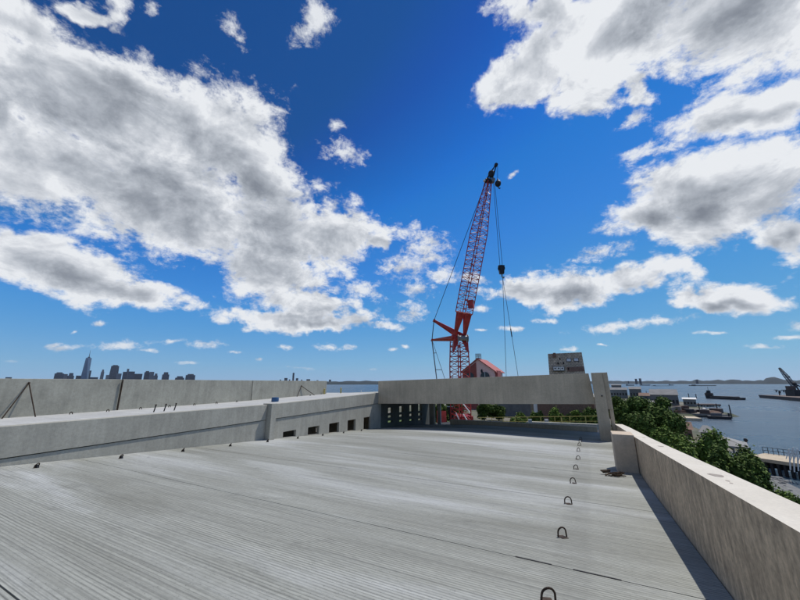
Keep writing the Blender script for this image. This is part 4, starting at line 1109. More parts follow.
# ------------------------------------------------------------------ waterfront
def shed(px0, px1, pyb, D, h, label, wall='grey_wall', roofm='roof_grey', depth=14, name='waterfront_shed', roof_h=1.5, group=None, z=-14.3, hip=False, wins=0):
    a = atD(px0, pyb, D); b = atD(px1, pyb, D); a.z = b.z = z
    w = (b - a).length; ax_ = (b - a).normalized(); bk = Vector((-ax_.y, ax_.x, 0))
    c = (a + b) / 2 + bk * depth / 2
    e = empty(name, (c.x, c.y, z), label, 'building', group)
    Z = Vector((0, 0, h))
    MB().hexa([a, b, b + bk * depth, a + bk * depth, a + Z, b + Z, b + bk * depth + Z, a + bk * depth + Z]).build('wall', M[wall], e)
    ov = .4; A_ = a - ax_ * ov - bk * ov + Z; B_ = b + ax_ * ov - bk * ov + Z; C_ = b + ax_ * ov + bk * (depth + ov) + Z; D_ = a - ax_ * ov + bk * (depth + ov) + Z
    r = MB(); up = Vector((0, 0, roof_h)); ins = ax_ * (w * .5 - .1 if hip == 'peak' else (depth * .4 if hip else 0))
    r1 = (A_ + D_) / 2 + ins + up; r2 = (B_ + C_) / 2 - ins + up
    r.v = [A_, B_, C_, D_, r1, r2]; r.f = [(0, 1, 5, 4), (2, 3, 4, 5), (1, 2, 5), (3, 0, 4), (3, 2, 1, 0)]
    r.v = [tuple(q) for q in r.v]
    r.build('roof', M[roofm], e)
    for k in range(wins):
        q = a.lerp(b, (k + .5) / wins); ww = w / wins * .28
        MB().hexa([q - ax_ * ww - bk * .08 + Z * .35, q + ax_ * ww - bk * .08 + Z * .35, q + ax_ * ww - bk * .002 + Z * .35, q - ax_ * ww - bk * .002 + Z * .35,
                   q - ax_ * ww - bk * .08 + Z * .62, q + ax_ * ww - bk * .08 + Z * .62, q + ax_ * ww - bk * .002 + Z * .62, q - ax_ * ww - bk * .002 + Z * .62]).build('window', M['glass'], e)
    return e
shed(611, 628, 397, 400, 8, 'pale grey long shed farthest along the shore, beside the end column', 'roof_pale', 'roof_grey', 30, roof_h=2, wins=6)
shed(612, 622, 391, 440, 12, 'dark block behind the farthest pale shed', 'grey_wall', 'roof_grey', 20, roof_h=1, z=-14.3, wins=5)
shed(630, 642, 396, 380, 9, 'dark grey shed right of the farthest pale shed', 'grey_wall', 'roof_grey', 25, roof_h=2, wins=4)
shed(652, 680, 407, 262, 7.5, 'large grey roofed warehouse in the middle of the waterfront', 'grey_wall', 'roof_grey', 30, roof_h=3, wins=8)
shed(684, 697, 406, 285, 4.5, 'low building with a bright white roof on the pier', 'roof_pale', 'roof_white', 14, roof_h=.8, wins=4)
shed(640, 660, 401, 320, 5, 'brown roofed shed behind the big street tree', 'grey_wall', 'roof_brown', 20, roof_h=2, wins=4)
shed(648, 672, 404.5, 250, 3.5, 'long tan low shed before the grey warehouse', 'concrete_far', 'roof_pale', 8, roof_h=.8, wins=5)
shed(655, 692, 431.5, 120, 2.6, 'low brown roofed building among the trees behind the parapet', 'brick', 'roof_brown', 12, roof_h=1.4, wins=6)
shed(700.5, 712.5, 432, 122, 2.0, 'small pale pyramid roofed kiosk among the trees', 'roof_pale', 'roof_pale', 4, roof_h=1.5, hip='peak', wins=2)
for i in range(7):
    q = atZ(606 + i * 5, 408.5 + i * 3.6, -13.9); q = q + nv * 13
    pass

# piers and quay: long platforms with piles
def pier(pxa, pya, pxb, pyb, wid, thick, label, mat='concrete_far', zt=-13.9, piles=10, name='pier'):
    a = atZ(pxa, pya, zt); b = atZ(pxb, pyb, zt); ax_ = (b - a).normalized(); n_ = Vector((-ax_.y, ax_.x, 0)) * wid
    e = empty(name, ((a.x + b.x) / 2, (a.y + b.y) / 2, WZ), label, 'pier')
    T = Vector((0, 0, thick))
    MB().hexa([a - T, b - T, b + n_ - T, a + n_ - T, a, b, b + n_, a + n_]).build('deck', M[mat], e)
    for k in range(piles):
        t = (k + .5) / piles
        q = a.lerp(b, t) + n_ * .06; MB().tube((q.x, q.y, WZ - 1), (q.x, q.y, zt - thick), .25, n=6).build('pile', M['hull_dark'], e)
        if k % 2 == 0:
            q = a.lerp(b, t) + n_ * .94; MB().tube((q.x, q.y, WZ - 1), (q.x, q.y, zt - thick), .25, n=6).build('pile', M['hull_dark'], e)
    return e, a, b, n_
e_, a_, b_2, n_2 = pier(655, 412.5, 728, 414.5, 18, .9, 'long cluttered brown pier in the middle of the waterfront', 'concrete_far')
rr = random.Random(21)
for i in range(26):
    t = rr.uniform(.2, .98); q = a_.lerp(b_2, t) + n_2 * rr.uniform(.05, .8); q.z = -13.88
    w_ = rr.uniform(1.5, 4.5); h_ = rr.uniform(.8, 3.0)
    k = rr.choice(['crate', 'container', 'scrap heap'])
    mt = M[rr.choice(['hull_dark', 'hull_rust', 'roof_brown', 'steel_grey', 'concrete_far'])]
    nm = {'crate': 'pier_crate', 'container': 'pier_container', 'scrap heap': 'scrap_heap'}[k]
    if k == 'scrap heap':
        o = MB().ball((q.x, q.y, q.z), w_ * .8, w_ * .6, h_ * .8, 8, 5)
    else: o = MB().obox(q, rr.uniform(0, 3), w_ * (1.6 if k == 'container' else 1), w_ * .7, h_)
    o.build(nm, mt, label='dark cargo and scrap piled on the long brown pier', cat='cargo', group='cargo on the long brown pier')
for (px, py) in ((700, 412), (718, 413), (731, 414.5)):
    q = atZ(px, py, -13.9)
    MB().tube((q.x, q.y, WZ - 1), (q.x, q.y, -9.6), .3, .2, 6).build('mooring_pole', M['hull_dark'], label='dark mooring pole rising by the long brown pier', cat='pole', group='mooring poles by the brown pier')
pier(697, 404.2, 721, 404.4, 9, 1.0, 'short dark pier beyond the white roofed building', 'hull_rust', piles=8)
q1, qa, qb, qn = pier(664, 417.2, 702, 418.5, 10, 1.1, 'pale quay strip in front of the long brown pier', 'panel_warm', zt=-14.4, piles=8)
# ---- nearby landing pier with truss ramp, right
e_, a_, b_2, n_2 = pier(748, 456.5, 830, 468, 7, .55, 'near timber pier with pale deck at the right edge', 'panel_warm', zt=-13.0, piles=12)
fb = MB(); fa = a_ + n_2 * .9; fbb = b_2 + n_2 * .9
br = MB(); br.hexa([a_ + Vector((0, 0, -1.7)) + n_2 * .3, b_2 + Vector((0, 0, -1.7)) + n_2 * .3, b_2 + Vector((0, 0, -1.7)) + n_2 * .36, a_ + Vector((0, 0, -1.7)) + n_2 * .36,
                    a_ + Vector((0, 0, -.56)) + n_2 * .3, b_2 + Vector((0, 0, -.56)) + n_2 * .3, b_2 + Vector((0, 0, -.56)) + n_2 * .36, a_ + Vector((0, 0, -.56)) + n_2 * .36])
br.build('pile_bracing', M['hull_dark'], e_)
for k in range(15):
    q = a_.lerp(b_2, k / 14) + n_2 * .96; fb.tube(q, q + Vector((0, 0, 1.1)), .05, n=5)
for z in (.55, 1.1): fb.tube(a_ + n_2 * .96 + Vector((0, 0, z)), b_2 + n_2 * .96 + Vector((0, 0, z)), .04, n=5)
fb.build('railing', M['steel_dark'], e_)
for (px, py0, py1) in ((789, 449, 470), (793, 447.5, 472), (797, 449, 471)):
    q = atD(px, py0, 88); q2 = atD(px + 1.5, py1, 88); 
    w_ = MB(); w_.tube(q, q2, .09, n=6); w_.tube(q, atD(px - 3, py0 + 10, 88), .06, n=5); w_.tube(atD(px + 5, py0 + 2, 88), atD(px + 1, py0 + 12, 88), .06, n=5)
    w_.build('truss_leg', M['white_paint'], label='white steel truss leg of the boat ramp at the right edge', cat='truss leg', group='white truss legs at the near pier')
# lamp pole on the landing
q = atD(749.5, 457, 92); qt = atD(748.8, 441.5, 92)
lp = empty('lamp_post', (q.x, q.y, q.z - 2.5), 'dark lamp post standing at the pavilion end of the near pier', 'lamp post')
MB().tube((q.x, q.y, q.z - 2.5), (q.x, q.y, qt.z), .13, n=8).build('pole', M['steel_dark'], lp)
MB().ball((q.x, q.y, qt.z + .2), .32, .32, .35, 8, 6).build('lamp_head', M['steel_dark'], lp)
# pavilion
D = 76
a = atD(722, 447.5, D); b = atD(749, 447.5, D); zf = -14.3; ze = atD(735, 446.5, D).z; zr = atD(729, 434.5, D + 3).z
ax_ = (b - a).normalized(); ax_.z = 0; bk = Vector((-ax_.y, ax_.x, 0)); a = a - ax_ * 3.0; dp_ = 6.5
pv_ = empty('pavilion', ((a.x + b.x) / 2, (a.y + b.y) / 2, zf), 'open pavilion with pale hipped roof beside the near pier', 'pavilion')
Lh = (b - a).length
r = MB(); A_ = Vector((a.x, a.y, ze)); B_ = Vector((b.x, b.y, ze)); C_ = B_ + bk * dp_; D_ = A_ + bk * dp_
r1 = (A_ + D_) / 2 + ax_ * 2.4; r2 = (B_ + C_) / 2 - ax_ * 4.2; r1.z = r2.z = zr
r.v = [tuple(q) for q in (A_, B_, C_, D_, r1, r2, A_ - Vector((0, 0, .3)), B_ - Vector((0, 0, .3)), C_ - Vector((0, 0, .3)), D_ - Vector((0, 0, .3)))]
r.f = [(0, 1, 5, 4), (2, 3, 4, 5), (1, 2, 5), (3, 0, 4), (9, 8, 7, 6), (6, 7, 1, 0), (7, 8, 2, 1), (8, 9, 3, 2), (9, 6, 0, 3)]
r.build('roof', M['roof_pale'], pv_)
for i in range(5):
    for k in (0.4, dp_ - .4):
        q = a + ax_ * (.5 + i * (Lh - 1) / 4) + bk * k; MB().tube((q.x, q.y, zf), (q.x, q.y, ze - .28), .13, n=6).build('post', M['steel_grey'], pv_)
q = a - bk * .01; MB().hexa([Vector((a.x, a.y, zf)), Vector((b.x, b.y, zf)), Vector((b.x, b.y, zf)) + bk * dp_, Vector((a.x, a.y, zf)) + bk * dp_,
                             Vector((a.x, a.y, zf + .9)), Vector((b.x, b.y, zf + .9)), Vector((b.x, b.y, zf + .9)) + bk * dp_, Vector((a.x, a.y, zf + .9)) + bk * dp_]).build('floor', M['panel_warm'], pv_)

# ------------------------------------------------------------------ boats
def hull(b, a, c, wid, h, z=WZ, bow=.12):
    """barge hull from a to c (vectors), raked ends"""
    ax_ = (c - a); Lb = ax_.length; ax_.normalize(); n_ = Vector((-ax_.y, ax_.x, 0)) * wid / 2; r_ = ax_ * Lb * bow * .5
    a0 = Vector((a.x, a.y, z - .8)); c0 = Vector((c.x, c.y, z - .8)); T = Vector((0, 0, h + .8))
    b.hexa([a0 - n_ + r_, c0 - n_ - r_, c0 + n_ - r_, a0 + n_ + r_, a0 - n_ + T, c0 - n_ + T, c0 + n_ + T, a0 + n_ + T])
    return b
# tug with long dark barge
ta = atZ(706.5, 398.4, WZ); tb = atZ(714, 398.6, WZ)
tg = empty('tugboat', ((ta.x + tb.x) / 2, (ta.y + tb.y) / 2, WZ), 'dark tugboat with a tall wheelhouse pushing the long barge', 'tugboat')
hull(MB(), ta, tb, 6, 3.0).build('hull', M['hull_dark'], tg)
c = ta.lerp(tb, .45); ang = math.atan2((tb - ta).y, (tb - ta).x)
MB().obox((c.x, c.y, WZ + 3.0), ang, 6, 4.2, 2.4).build('deckhouse', M['hull_rust'], tg)
MB().obox((c.x, c.y, WZ + 5.4), ang, 2.8, 2.8, 2.6).build('wheelhouse', M['hull_dark'], tg)
MB().tube((c.x, c.y, WZ + 8), (c.x, c.y, WZ + 12.0), .22, .1, n=6).build('mast', M['hull_dark'], tg)
c2 = ta.lerp(tb, .15); MB().tube((c2.x, c2.y, WZ + 3), (c2.x, c2.y, WZ + 6.2), .7, n=8).build('funnel', M['hull_dark'], tg)
ba = atZ(714.5, 398.8, WZ); bb_ = atZ(741, 400.0, WZ)
bg = empty('barge', ((ba.x + bb_.x) / 2, (ba.y + bb_.y) / 2, WZ), 'long low black barge ahead of the tugboat', 'barge', 'barges on the bay')
hull(MB(), ba, bb_, 11, 2.0, bow=.06).build('hull', M['hull_dark'], bg)
q = ba.lerp(bb_, .45); MB().obox((q.x, q.y, WZ + 2.0), math.atan2((bb_ - ba).y, (bb_ - ba).x), (bb_ - ba).length * .82, 7, .9).build('cargo', M['hull_dark'], bg)
# small barge near pier
ba = atZ(708, 418.3, WZ); bb_ = atZ(731, 419.3, WZ)
bg = empty('barge', ((ba.x + bb_.x) / 2, (ba.y + bb_.y) / 2, WZ), 'small dark work barge moored before the cluttered pier', 'barge', 'barges on the bay')
hull(MB(), ba, bb_, 6, 1.2).build('hull', M['hull_dark'], bg)
q = ba.lerp(bb_, .4); MB().obox((q.x, q.y, WZ + 1.2), 0, 3.5, 1.8, 1.2).build('cabin', M['roof_grey'], bg)
q = ba.lerp(bb_, .95); MB().tube((q.x, q.y, WZ - 1), (q.x, q.y, WZ + 2.6), .35, n=6).build('spud', M['hull_dark'], bg)
# far ships
for (pa, pb2_, py, h, lb_) in ((626, 634, 385.6, 9, 'small distant ship left of the twin towers, nearest the column'), (640, 650, 385.5, 9, 'distant ship with dark hull under the twin towers'), (652, 669, 386.0, 3, 'very low distant barge right of the twin towers'),
                                    (669, 673.5, 385.4, 8, 'tiny distant tug behind the low barge'), (690, 715, 385.9, 6, 'long distant barge at the middle of the far water')):
    a = atZ(pa, py, WZ); b = atZ(pb2_, py, WZ); e = empty('distant_ship', ((a.x + b.x) / 2, (a.y + b.y) / 2, WZ), lb_, 'ship', 'ships far out on the bay')
    hull(MB(), a, b, (b - a).length * .16, h * .55, bow=.08).build('hull', M['hull_rust'] if h > 8 else M['hull_dark'], e)
    q = a.lerp(b, .15); MB().obox((q.x, q.y, WZ + h * .5), 0, (b - a).length * .12, (b - a).length * .1, h * .6).build('bridge', M['roof_pale'] if h > 8 else M['hull_dark'], e)
# buoys / dolphins near the crane barge
for (px, py, lb_) in ((776.5, 391.5, 'left'), (780.3, 392.5, 'middle'), (784, 391.6, 'right')):
    q = atZ(px, py + .6, WZ); e = empty('mooring_dolphin', (q.x, q.y, WZ), 'small dark mooring dolphin before the crane barge, %s of the three' % lb_, 'mooring dolphin', 'mooring dolphins by the crane barge')
    MB().tube((q.x, q.y, WZ - 1), (q.x, q.y, WZ + 3.2), 1.0, .8, 8).build('pile', M['hull_dark'], e)
    MB().tube((q.x, q.y, WZ + 3.2), (q.x, q.y, WZ + 4.0), 3.0, 2.6, 10).build('cap', M['hull_dark'], e)
for (px, py, lb_) in ((666.5, 393.5, 'channel marker beyond the white roofed building'), (689, 397.5, 'channel marker just left of the tugboat'), (696.5, 398.5, 'channel marker closest to the tugboat'), (646.5, 393.6, 'channel marker beyond the dark grey shed')):
    q = atZ(px, py, WZ); MB().tube((q.x, q.y, WZ - 1), (q.x, q.y, WZ + 3.5), .5, .3, 8).tube((q.x, q.y, WZ + 3.5), (q.x, q.y, WZ + 4.4), .8, .2, 8).build('channel_marker', M['hull_dark'], label='small dark ' + lb_, cat='channel marker', group='channel markers on the bay')
# crane barge
ba = atZ(773, 397.8, WZ); bb_ = atZ(822, 402, WZ)
cbg = empty('crane_barge', ((ba.x + bb_.x) / 2, (ba.y + bb_.y) / 2, WZ), 'dark floating crane barge with raised lattice boom at the right edge', 'crane barge')
hull(MB(), ba, bb_, 22, 3.0, bow=.05).build('hull', M['hull_rust'], cbg)
Dm = math.hypot(ba.x, ba.y)
tipb = atD(779.3, 368.0, Dm - 20); root = atD(795, 387.0, Dm - 30)
ch, lc, pt = lattice(root, tipb, 1.5, 1.2, .5, .3, .4, 14, Vector((math.cos(YAW), math.sin(YAW), 0)), .3, .17)
bmn = ch.build('boom', M['hull_dark'], cbg); lc.build('boom_lacing', M['steel_grey'], bmn)
c = root; 
hs = MB().obox((c.x + 3, c.y, WZ + 3.0), .2, 17, 12, 6.0); hs.build('machinery_house', M['hull_dark'], cbg)
MB().obox((c.x - 4, c.y - 2, WZ + 9), .2, 5, 5, 3.6).build('operator_cab', M['hull_rust'], cbg)
gf = atD(794, 383.6, Dm - 30); g = MB(); g.tube((c.x + 2, c.y, WZ + 9), gf, .6, n=6); g.tube((c.x + 8, c.y, WZ + 9), gf, .5, n=6); g.ball(gf, 2, 2, 1.8, 8, 5); g.build('gantry', M['hull_dark'], cbg)
g = MB(); g.tube(gf, root.lerp(tipb, .95), .12, n=4); g.tube(atD(788.5, 376.3, Dm - 25) , root.lerp(tipb, .6), .12, n=4); g.ball(atD(789, 376.4, Dm - 25), .9, .9, .6, 6, 4); g.build('pendant', M['cable'], cbg)
MB().obox((c.x + 12, c.y - 8, WZ + 3), .2, 8, 4, 2.6).build('deck_cabin', M['roof_pale'], cbg)
q = atD(779, 392, Dm - 10); MB().tube((q.x, q.y, WZ + 2.9), (q.x, q.y, WZ + 7), .5, n=6).build('bollard', M['hull_dark'], cbg)

# ------------------------------------------------------------------ sun
sd = bpy.data.lights.new('sun', 'SUN'); so = bpy.data.objects.new('sun', sd); COL.objects.link(so)
sv_ = Vector((.25, .45, 1.0)).normalized()
so.rotation_euler = sv_.to_track_quat('Z', 'Y').to_euler()
sd.energy = 3.6; sd.angle = R(.53); sd.color = (1.0, .965, .90)
sun_el = math.asin(sv_.z); sun_az = math.atan2(sv_.x, sv_.y)     # clockwise from +Y

# ------------------------------------------------------------------ sky
W = bpy.data.worlds.new('World'); S.world = W; W.use_nodes = True
nt = W.node_tree
for n in list(nt.nodes): nt.nodes.remove(n)
wo = N(nt, 'ShaderNodeOutputWorld')
sky = N(nt, 'ShaderNodeTexSky', sky_type='NISHITA'); sky.sun_disc = False
sky.sun_elevation = sun_el; sky.sun_rotation = sun_az; sky.altitude = 0; sky.air_density = 1.0; sky.dust_density = 0.0; sky.ozone_density = 3.0
STR = .10
def sky_colour():
    """the physical sky, graded channel by channel to the deep blue of the day"""
    sc_ = N(nt, 'ShaderNodeVectorMath', operation='SCALE'); L(nt, sky.outputs['Color'], sc_.inputs[0]); sc_.inputs['Scale'].default_value = STR
    cv = N(nt, 'ShaderNodeRGBCurve'); L(nt, sc_.outputs[0], cv.inputs['Color'])
    for k, pts_ in enumerate((((0, 0), (.134, .014), (.168, .033), (.30, .095), (.45, .165), (.77, .27), (1, .36)), ((0, 0), (.206, .088), (.252, .185), (.40, .30), (.72, .45), (1, .52)), ((0, 0), (.38, .31), (.457, .60), (.55, .68), (.62, .68), (1, .70)))):
        c_ = cv.mapping.curves[k]
        while len(c_.points) < len(pts_): c_.points.new(.5, .5)
        for p_, q_ in zip(c_.points, pts_): p_.location = q_; p_.handle_type = 'VECTOR'
    cv.mapping.update()
    s2 = N(nt, 'ShaderNodeVectorMath', operation='SCALE'); L(nt, cv.outputs[0], s2.inputs[0]); s2.inputs['Scale'].default_value = 1 / STR
    return s2.outputs[0]
CL = dict(big_n1=1.8, big_n2=1.15, rel=2.1, dark_n=-.35, shade=.60, thick=.16, fine=-.34,
          ramp=[(0.0, (.82, .845, .88)), (.16, (.66, .69, .74)), (.42, (.46, .495, .55)), (.70, (.31, .34, .39)), (1.0, (.21, .235, .28))])
tc = N(nt, 'ShaderNodeTexCoord'); DIR = tc.outputs['Generated']
def blob(cx, cy, rx, ry, ang, vec):
    """distance field of an elliptical cloud at a fixed place in the sky (0 at the centre, 1 at the rim)"""
    c = ray(cx, cy).normalized(); ca, sa = math.cos(R(ang)), math.sin(R(ang))
    a = (ray(cx + ca * rx, cy + sa * rx).normalized() - ray(cx - ca * rx, cy - sa * rx).normalized()) / 2; la = a.length
    b = (ray(cx - sa * ry, cy + ca * ry).normalized() - ray(cx + sa * ry, cy - ca * ry).normalized()) / 2; lb_ = b.length
    a.normalize(); b = (b - a * b.dot(a)).normalized(); n = a.cross(b)
    m = Matrix((a, b, n)).transposed()
    mp = N(nt, 'ShaderNodeMapping', vector_type='TEXTURE')
    mp.inputs['Location'].default_value = c; mp.inputs['Rotation'].default_value = m.to_euler('XYZ'); mp.inputs['Scale'].default_value = (la, lb_, max(la, lb_))
    L(nt, vec, mp.inputs['Vector'])
    ln = N(nt, 'ShaderNodeVectorMath', operation='LENGTH'); L(nt, mp.outputs[0], ln.inputs[0])
    return ln.outputs['Value']
def field(bl, vec):
    # chained one after another, so the shader never holds more than one cloud at a time
    prev = None
    for q in bl:
        v = vec
        if prev is not None:
            ma = N(nt, 'ShaderNodeVectorMath', operation='MULTIPLY_ADD'); L(nt, prev, ma.inputs[0]); ma.inputs[1].default_value = (1e-7, 1e-7, 1e-7); L(nt, vec, ma.inputs[2]); v = ma.outputs[0]
        d = blob(*q, v)
        if prev is None: prev = d
        else:
            m = N(nt, 'ShaderNodeMath', operation='SMOOTH_MIN'); L(nt, prev, m.inputs[0]); L(nt, d, m.inputs[1]); m.inputs[2].default_value = .25; prev = m.outputs[0]
    return prev
BIG = [(-10, 10, 110, 40, 25), (0, 110, 60, 60, 0), (95, 3, 40, 12, 0), (110, 105, 135, 66, 24), (50, 72, 85, 48, 22), (20, 25, 62, 30, 15), (225, 150, 90, 60, 25), (170, 205, 170, 52, 14), (55, 165, 100, 44, 8), (285, 232, 105, 44, 10), (265, 270, 75, 28, 14),
       (118, 18, 26, 12, 55), (330, 232, 68, 26, 5), (55, 268, 115, 28, 9), (15, 245, 50, 22, 10), (130, 292, 78, 18, 10),
       (300, 300, 62, 18, 8), (305, 318, 92, 13, 4), (375, 245, 26, 10, -8), (260, 185, 50, 50, 0),
       (545, 60, 72, 40, -32), (505, 82, 34, 30, -30), (620, 35, 110, 58, -6), (730, 22, 120, 55, -4), (560, 10, 80, 30, 0), (585, 88, 48, 28, -10), (530, 95, 36, 18, -5), (650, 90, 30, 14, 10),
       (745, 110, 98, 31, -8), (790, 95, 40, 30, 0), (712, 206, 100, 48, -10), (770, 175, 60, 32, -18), (785, 240, 36, 32, -30), (660, 228, 50, 22, 0), (690, 185, 60, 30, -12),
       (560, 286, 62, 24, 0), (620, 280, 62, 17, -6), (520, 292, 30, 14, 0), (718, 295, 56, 14, 0)]
SMALL = [(317, 18, 17, 26, 15), (303, 34, 20, 15, -10), (345, 152, 26, 13, 12), (336, 126, 12, 7, -10), (318, 186, 9, 7, 0), (232, 28, 9, 20, -35), (242, 42, 8, 14, -30), (150, 8, 12, 9, 30),
         (432, 240, 28, 14, 22), (422, 252, 26, 16, 0), (403, 268, 32, 14, -4), (417, 290, 26, 11, 0), (413, 312, 18, 13, 10), (444, 275, 22, 11, 0), (363, 290, 30, 12, 22), (492, 292, 18, 8, 0), (470, 278, 26, 8, 5), (482, 309, 12, 4, 0), (398, 328, 16, 5, -6), (383, 326, 18, 6, 4),
         (634, 118, 13, 20, 40), (650, 152, 34, 11, -18), (632, 158, 14, 12, 0), (596, 252, 32, 9, -8), (720, 297, 52, 12, 0), (716, 288, 26, 9, 0), (655, 321, 38, 5, -4), (625, 325, 60, 6, -9), (795, 323, 16, 8, 0), (793, 336, 24, 3, 0), (713, 332, 18, 2.6, -3), (765, 346, 24, 3.2, 0), (545, 321, 16, 4, 4), (512, 329, 14, 3, 3),
         (62, 348, 20, 4.5, 0), (55, 346, 9, 3, 0), (120, 346, 34, 6, -3), (150, 350, 14, 2.5, 3), (100, 323, 11, 3.6, 0), (175, 342, 16, 3, 0), (210, 345, 26, 5, 3), (290, 347, 10, 3.4, 0), (329, 347, 15, 4.4, 0), (349, 346, 10, 4, 0), (262, 359, 5, 2.2, 0), (392, 350, 7, 2.2, 0), (404, 346, 5, 2.4, 0), (12, 361, 18, 2.4, 0), (190, 363, 12, 2, 0), (235, 352, 9, 2, 3), (300, 369, 16, 1.8, 6), (372, 370, 8, 1.8, 0), (565, 349, 12, 3.5, 0), (601, 345, 6, 1.5, 0), (480, 330, 8, 2, 0),
         (513, 176, 9, 3, -35), (75, 331, 5, 2, -30), (548, 294, 20, 8, 0)]
def addm(a, b): return math_(nt, 'ADD', a, b)
def mul(a, b): return math_(nt, 'MULTIPLY', a, b)
def mrange(v, a, b, c=0.0, d=1.0, interp='SMOOTHSTEP'):
    m = N(nt, 'ShaderNodeMapRange', interpolation_type=interp); L(nt, v, m.inputs['Value'])
    for k, x in (('From Min', a), ('From Max', b), ('To Min', c), ('To Max', d)): m.inputs[k].default_value = x
    return m.outputs[0]
def N4(vec, scale, detail, rough, lac=2.0, dist=0.0, mp=None):
    n = N(nt, 'ShaderNodeTexNoise'); n.inputs['Scale'].default_value = scale; n.inputs['Detail'].default_value = detail; n.inputs['Roughness'].default_value = rough
    n.inputs['Lacunarity'].default_value = lac; n.inputs['Distortion'].default_value = dist
    if mp:
        q = N(nt, 'ShaderNodeMapping'); q.inputs['Scale'].default_value = mp; L(nt, vec, q.inputs['Vector']); vec = q.outputs[0]
    L(nt, vec, n.inputs['Vector']); return n.outputs['Fac']
DARK = [(70, 125, 120, 42, 18), (170, 165, 140, 48, 22), (205, 215, 130, 42, 12), (95, 205, 80, 30, 12), (285, 250, 80, 26, 6), (250, 190, 55, 34, 15), (20, 45, 46, 18, 20), (150, 112, 60, 24, 25),
        (50, 274, 70, 14, 8), (135, 298, 50, 8, 8), (300, 312, 70, 8, 3), (320, 323, 60, 5, 3), (540, 25, 18, 28, 25), (640, 35, 40, 26, -10), (735, 28, 50, 22, -12), (665, 5, 40, 14, 0), (740, 120, 52, 14, -8), (790, 112, 30, 12, 0),
        (700, 207, 72, 20, -8), (655, 224, 34, 14, -10), (785, 247, 26, 18, -25), (560, 293, 50, 10, 0), (625, 290, 40, 6, -5), (720, 303, 34, 5, 0), (115, 75, 40, 10, 30)]
sepd = N(nt, 'ShaderNodeSeparateXYZ'); L(nt, DIR, sepd.inputs[0])
SKYC = sky_colour()
def background(col):
    b_ = N(nt, 'ShaderNodeBackground'); b_.inputs['Strength'].default_value = STR
    L(nt, col, b_.inputs['Color']); return b_.outputs[0]
NB = ray(432, 383); NB = Vector((NB.y, -NB.x, 0)).normalized()      # splits the sky left / right (clear sky there)
ELS = .36                                                          # and low / high
FWD = Vector((-math.sin(YAW), math.cos(YAW), .35)).normalized()
def member(q, side, high, infl, pad):
    cx, cy, rx, ry, an = q; ca, sa = math.cos(R(an)), math.sin(R(an))
    for k in range(17):
        a = 2 * math.pi * k / 16; m = 0 if k == 16 else infl
        x = cx + ca * (rx * m + pad * (m > 0)) * math.cos(a) - sa * (ry * m + pad * (m > 0)) * math.sin(a); y = cy + sa * (rx * m + pad * (m > 0)) * math.cos(a) + ca * (ry * m + pad * (m > 0)) * math.sin(a)
        d = ray(x, y).normalized()
        if (d.dot(NB) > 0) == side and (d.z > ELS) == high: return True
    return False
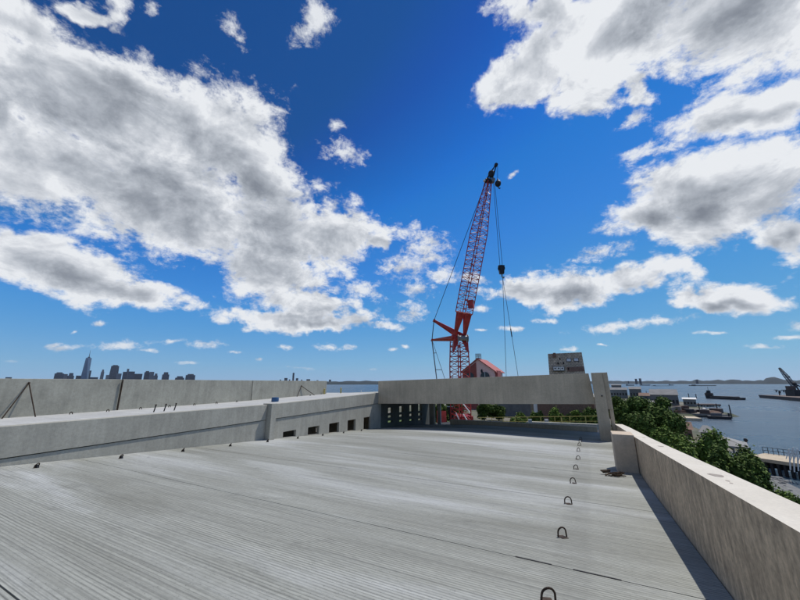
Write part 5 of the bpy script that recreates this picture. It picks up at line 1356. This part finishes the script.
def sector(side, high):
    big = [q for q in BIG if member(q, side, high, 1.7, 25)]; small = [q for q in SMALL if member(q, side, high, 1.6, 8)]; dark = [q for q in DARK if member(q, side, high, 2.0, 20)]
    wn = N(nt, 'ShaderNodeTexNoise'); wn.inputs['Scale'].default_value = 5.5; wn.inputs['Detail'].default_value = 4; wn.inputs['Roughness'].default_value = .6
    L(nt, DIR, wn.inputs['Vector'])
    vs_ = N(nt, 'ShaderNodeVectorMath', operation='SUBTRACT'); L(nt, wn.outputs['Color'], vs_.inputs[0]); vs_.inputs[1].default_value = (.5, .5, .5)
    def warped(amt):
        sc_ = N(nt, 'ShaderNodeVectorMath', operation='SCALE'); L(nt, vs_.outputs[0], sc_.inputs[0]); sc_.inputs['Scale'].default_value = amt
        ad = N(nt, 'ShaderNodeVectorMath', operation='ADD'); L(nt, DIR, ad.inputs[0]); L(nt, sc_.outputs[0], ad.inputs[1]); return ad.outputs[0]
    n1 = N4(DIR, 7.0, 8, .60, 2.1, .3, (1, 1, 1.5)); n2 = N4(DIR, 24.0, 7, .68, 2.1, .2, (1, 1, 1.5))
    fB = field(big, warped(.16)); fS = field(small, warped(.035)); fD = field(dark, warped(.10))
    n1c = math_(nt, 'SUBTRACT', n1, .5); n2c = math_(nt, 'SUBTRACT', n2, .5)
    dB = addm(math_(nt, 'SUBTRACT', 1.0, fB), addm(mul(n1c, CL['big_n1']), mul(n2c, CL['big_n2'])))
    dS = addm(math_(nt, 'SUBTRACT', .95, fS), addm(mul(n2c, 3.4), mul(n1c, .8)))
    aB = mrange(dB, -.10, .38); aS = mrange(dS, -.05, 1.0)
    alpha = math_(nt, 'MAXIMUM', aB, mul(aS, .92))
    # relief: noise compared with itself a little way towards the sun
    so2 = N(nt, 'ShaderNodeVectorMath', operation='ADD'); L(nt, DIR, so2.inputs[0]); so2.inputs[1].default_value = tuple(Vector((sv_.x, sv_.y, sv_.z)) * .03)
    n1b = N4(so2.outputs[0], 7.0, 7, .60, 2.1, .3, (1, 1, 1.5))
    rel = mul(math_(nt, 'SUBTRACT', n1b, n1), CL['rel'])
    shade = mrange(addm(fD, mul(n1c, CL['dark_n'])), .15, 1.9, 1.0, 0.0)
    shade = mul(shade, mrange(dB, .05, .95))
    g = addm(addm(mul(shade, CL['shade']), mul(mrange(dB, .1, 1.4), CL['thick'])), addm(rel, mul(n2c, CL['fine'])))
    ccol = ramp(nt, g, CL['ramp'])
    sc2 = N(nt, 'ShaderNodeVectorMath', operation='SCALE'); L(nt, ccol, sc2.inputs[0]); sc2.inputs['Scale'].default_value = 1.0 / STR
    alpha = mul(alpha, mrange(sepd.outputs[2], .005, .10, .35, 1.0))
    return background(mixc(nt, SKYC, sc2.outputs[0], alpha))
def step(val, thr):
    return math_(nt, 'GREATER_THAN', val, thr)
def mixs(a, b, f):
    m = N(nt, 'ShaderNodeMixShader'); L(nt, f, m.inputs[0]); L(nt, a, m.inputs[1]); L(nt, b, m.inputs[2]); return m.outputs[0]
def dotn(v):
    d = N(nt, 'ShaderNodeVectorMath', operation='DOT_PRODUCT'); L(nt, DIR, d.inputs[0]); d.inputs[1].default_value = tuple(v); return d.outputs['Value']
right = step(dotn(NB), 0.0); high = step(sepd.outputs[2], ELS)
front = mixs(mixs(sector(False, False), sector(False, True), high), mixs(sector(True, False), sector(True, True), high), right)
# scattered cloud in the part of the sky behind the viewer
nb_ = N4(DIR, 3.0, 6, .6, 2.1, .2, (1, 1, 2.0)); ab_ = mrange(nb_, .50, .60)
wc = N(nt, 'ShaderNodeRGB'); wc.outputs[0].default_value = (.6 / STR, .64 / STR, .70 / STR, 1)
rear = background(mixc(nt, SKYC, wc.outputs[0], ab_))
isf = step(dotn(FWD), .22)
L(nt, mixs(rear, front, isf), wo.inputs['Surface'])
try:
    W.cycles.sampling_method = 'MANUAL'; W.cycles.sample_map_resolution = 512
except Exception: pass

# ------------------------------------------------------------------ render settings
S.render.engine = 'CYCLES'
S.view_settings.view_transform = 'Standard'; S.view_settings.look = 'None'; S.view_settings.exposure = 0; S.view_settings.gamma = 1
S.view_settings.use_curve_mapping = False
S.cycles.max_bounces = 6; S.cycles.volume_bounces = 0; S.cycles.use_denoising = True
S.render.resolution_x = 1024; S.render.resolution_y = 768
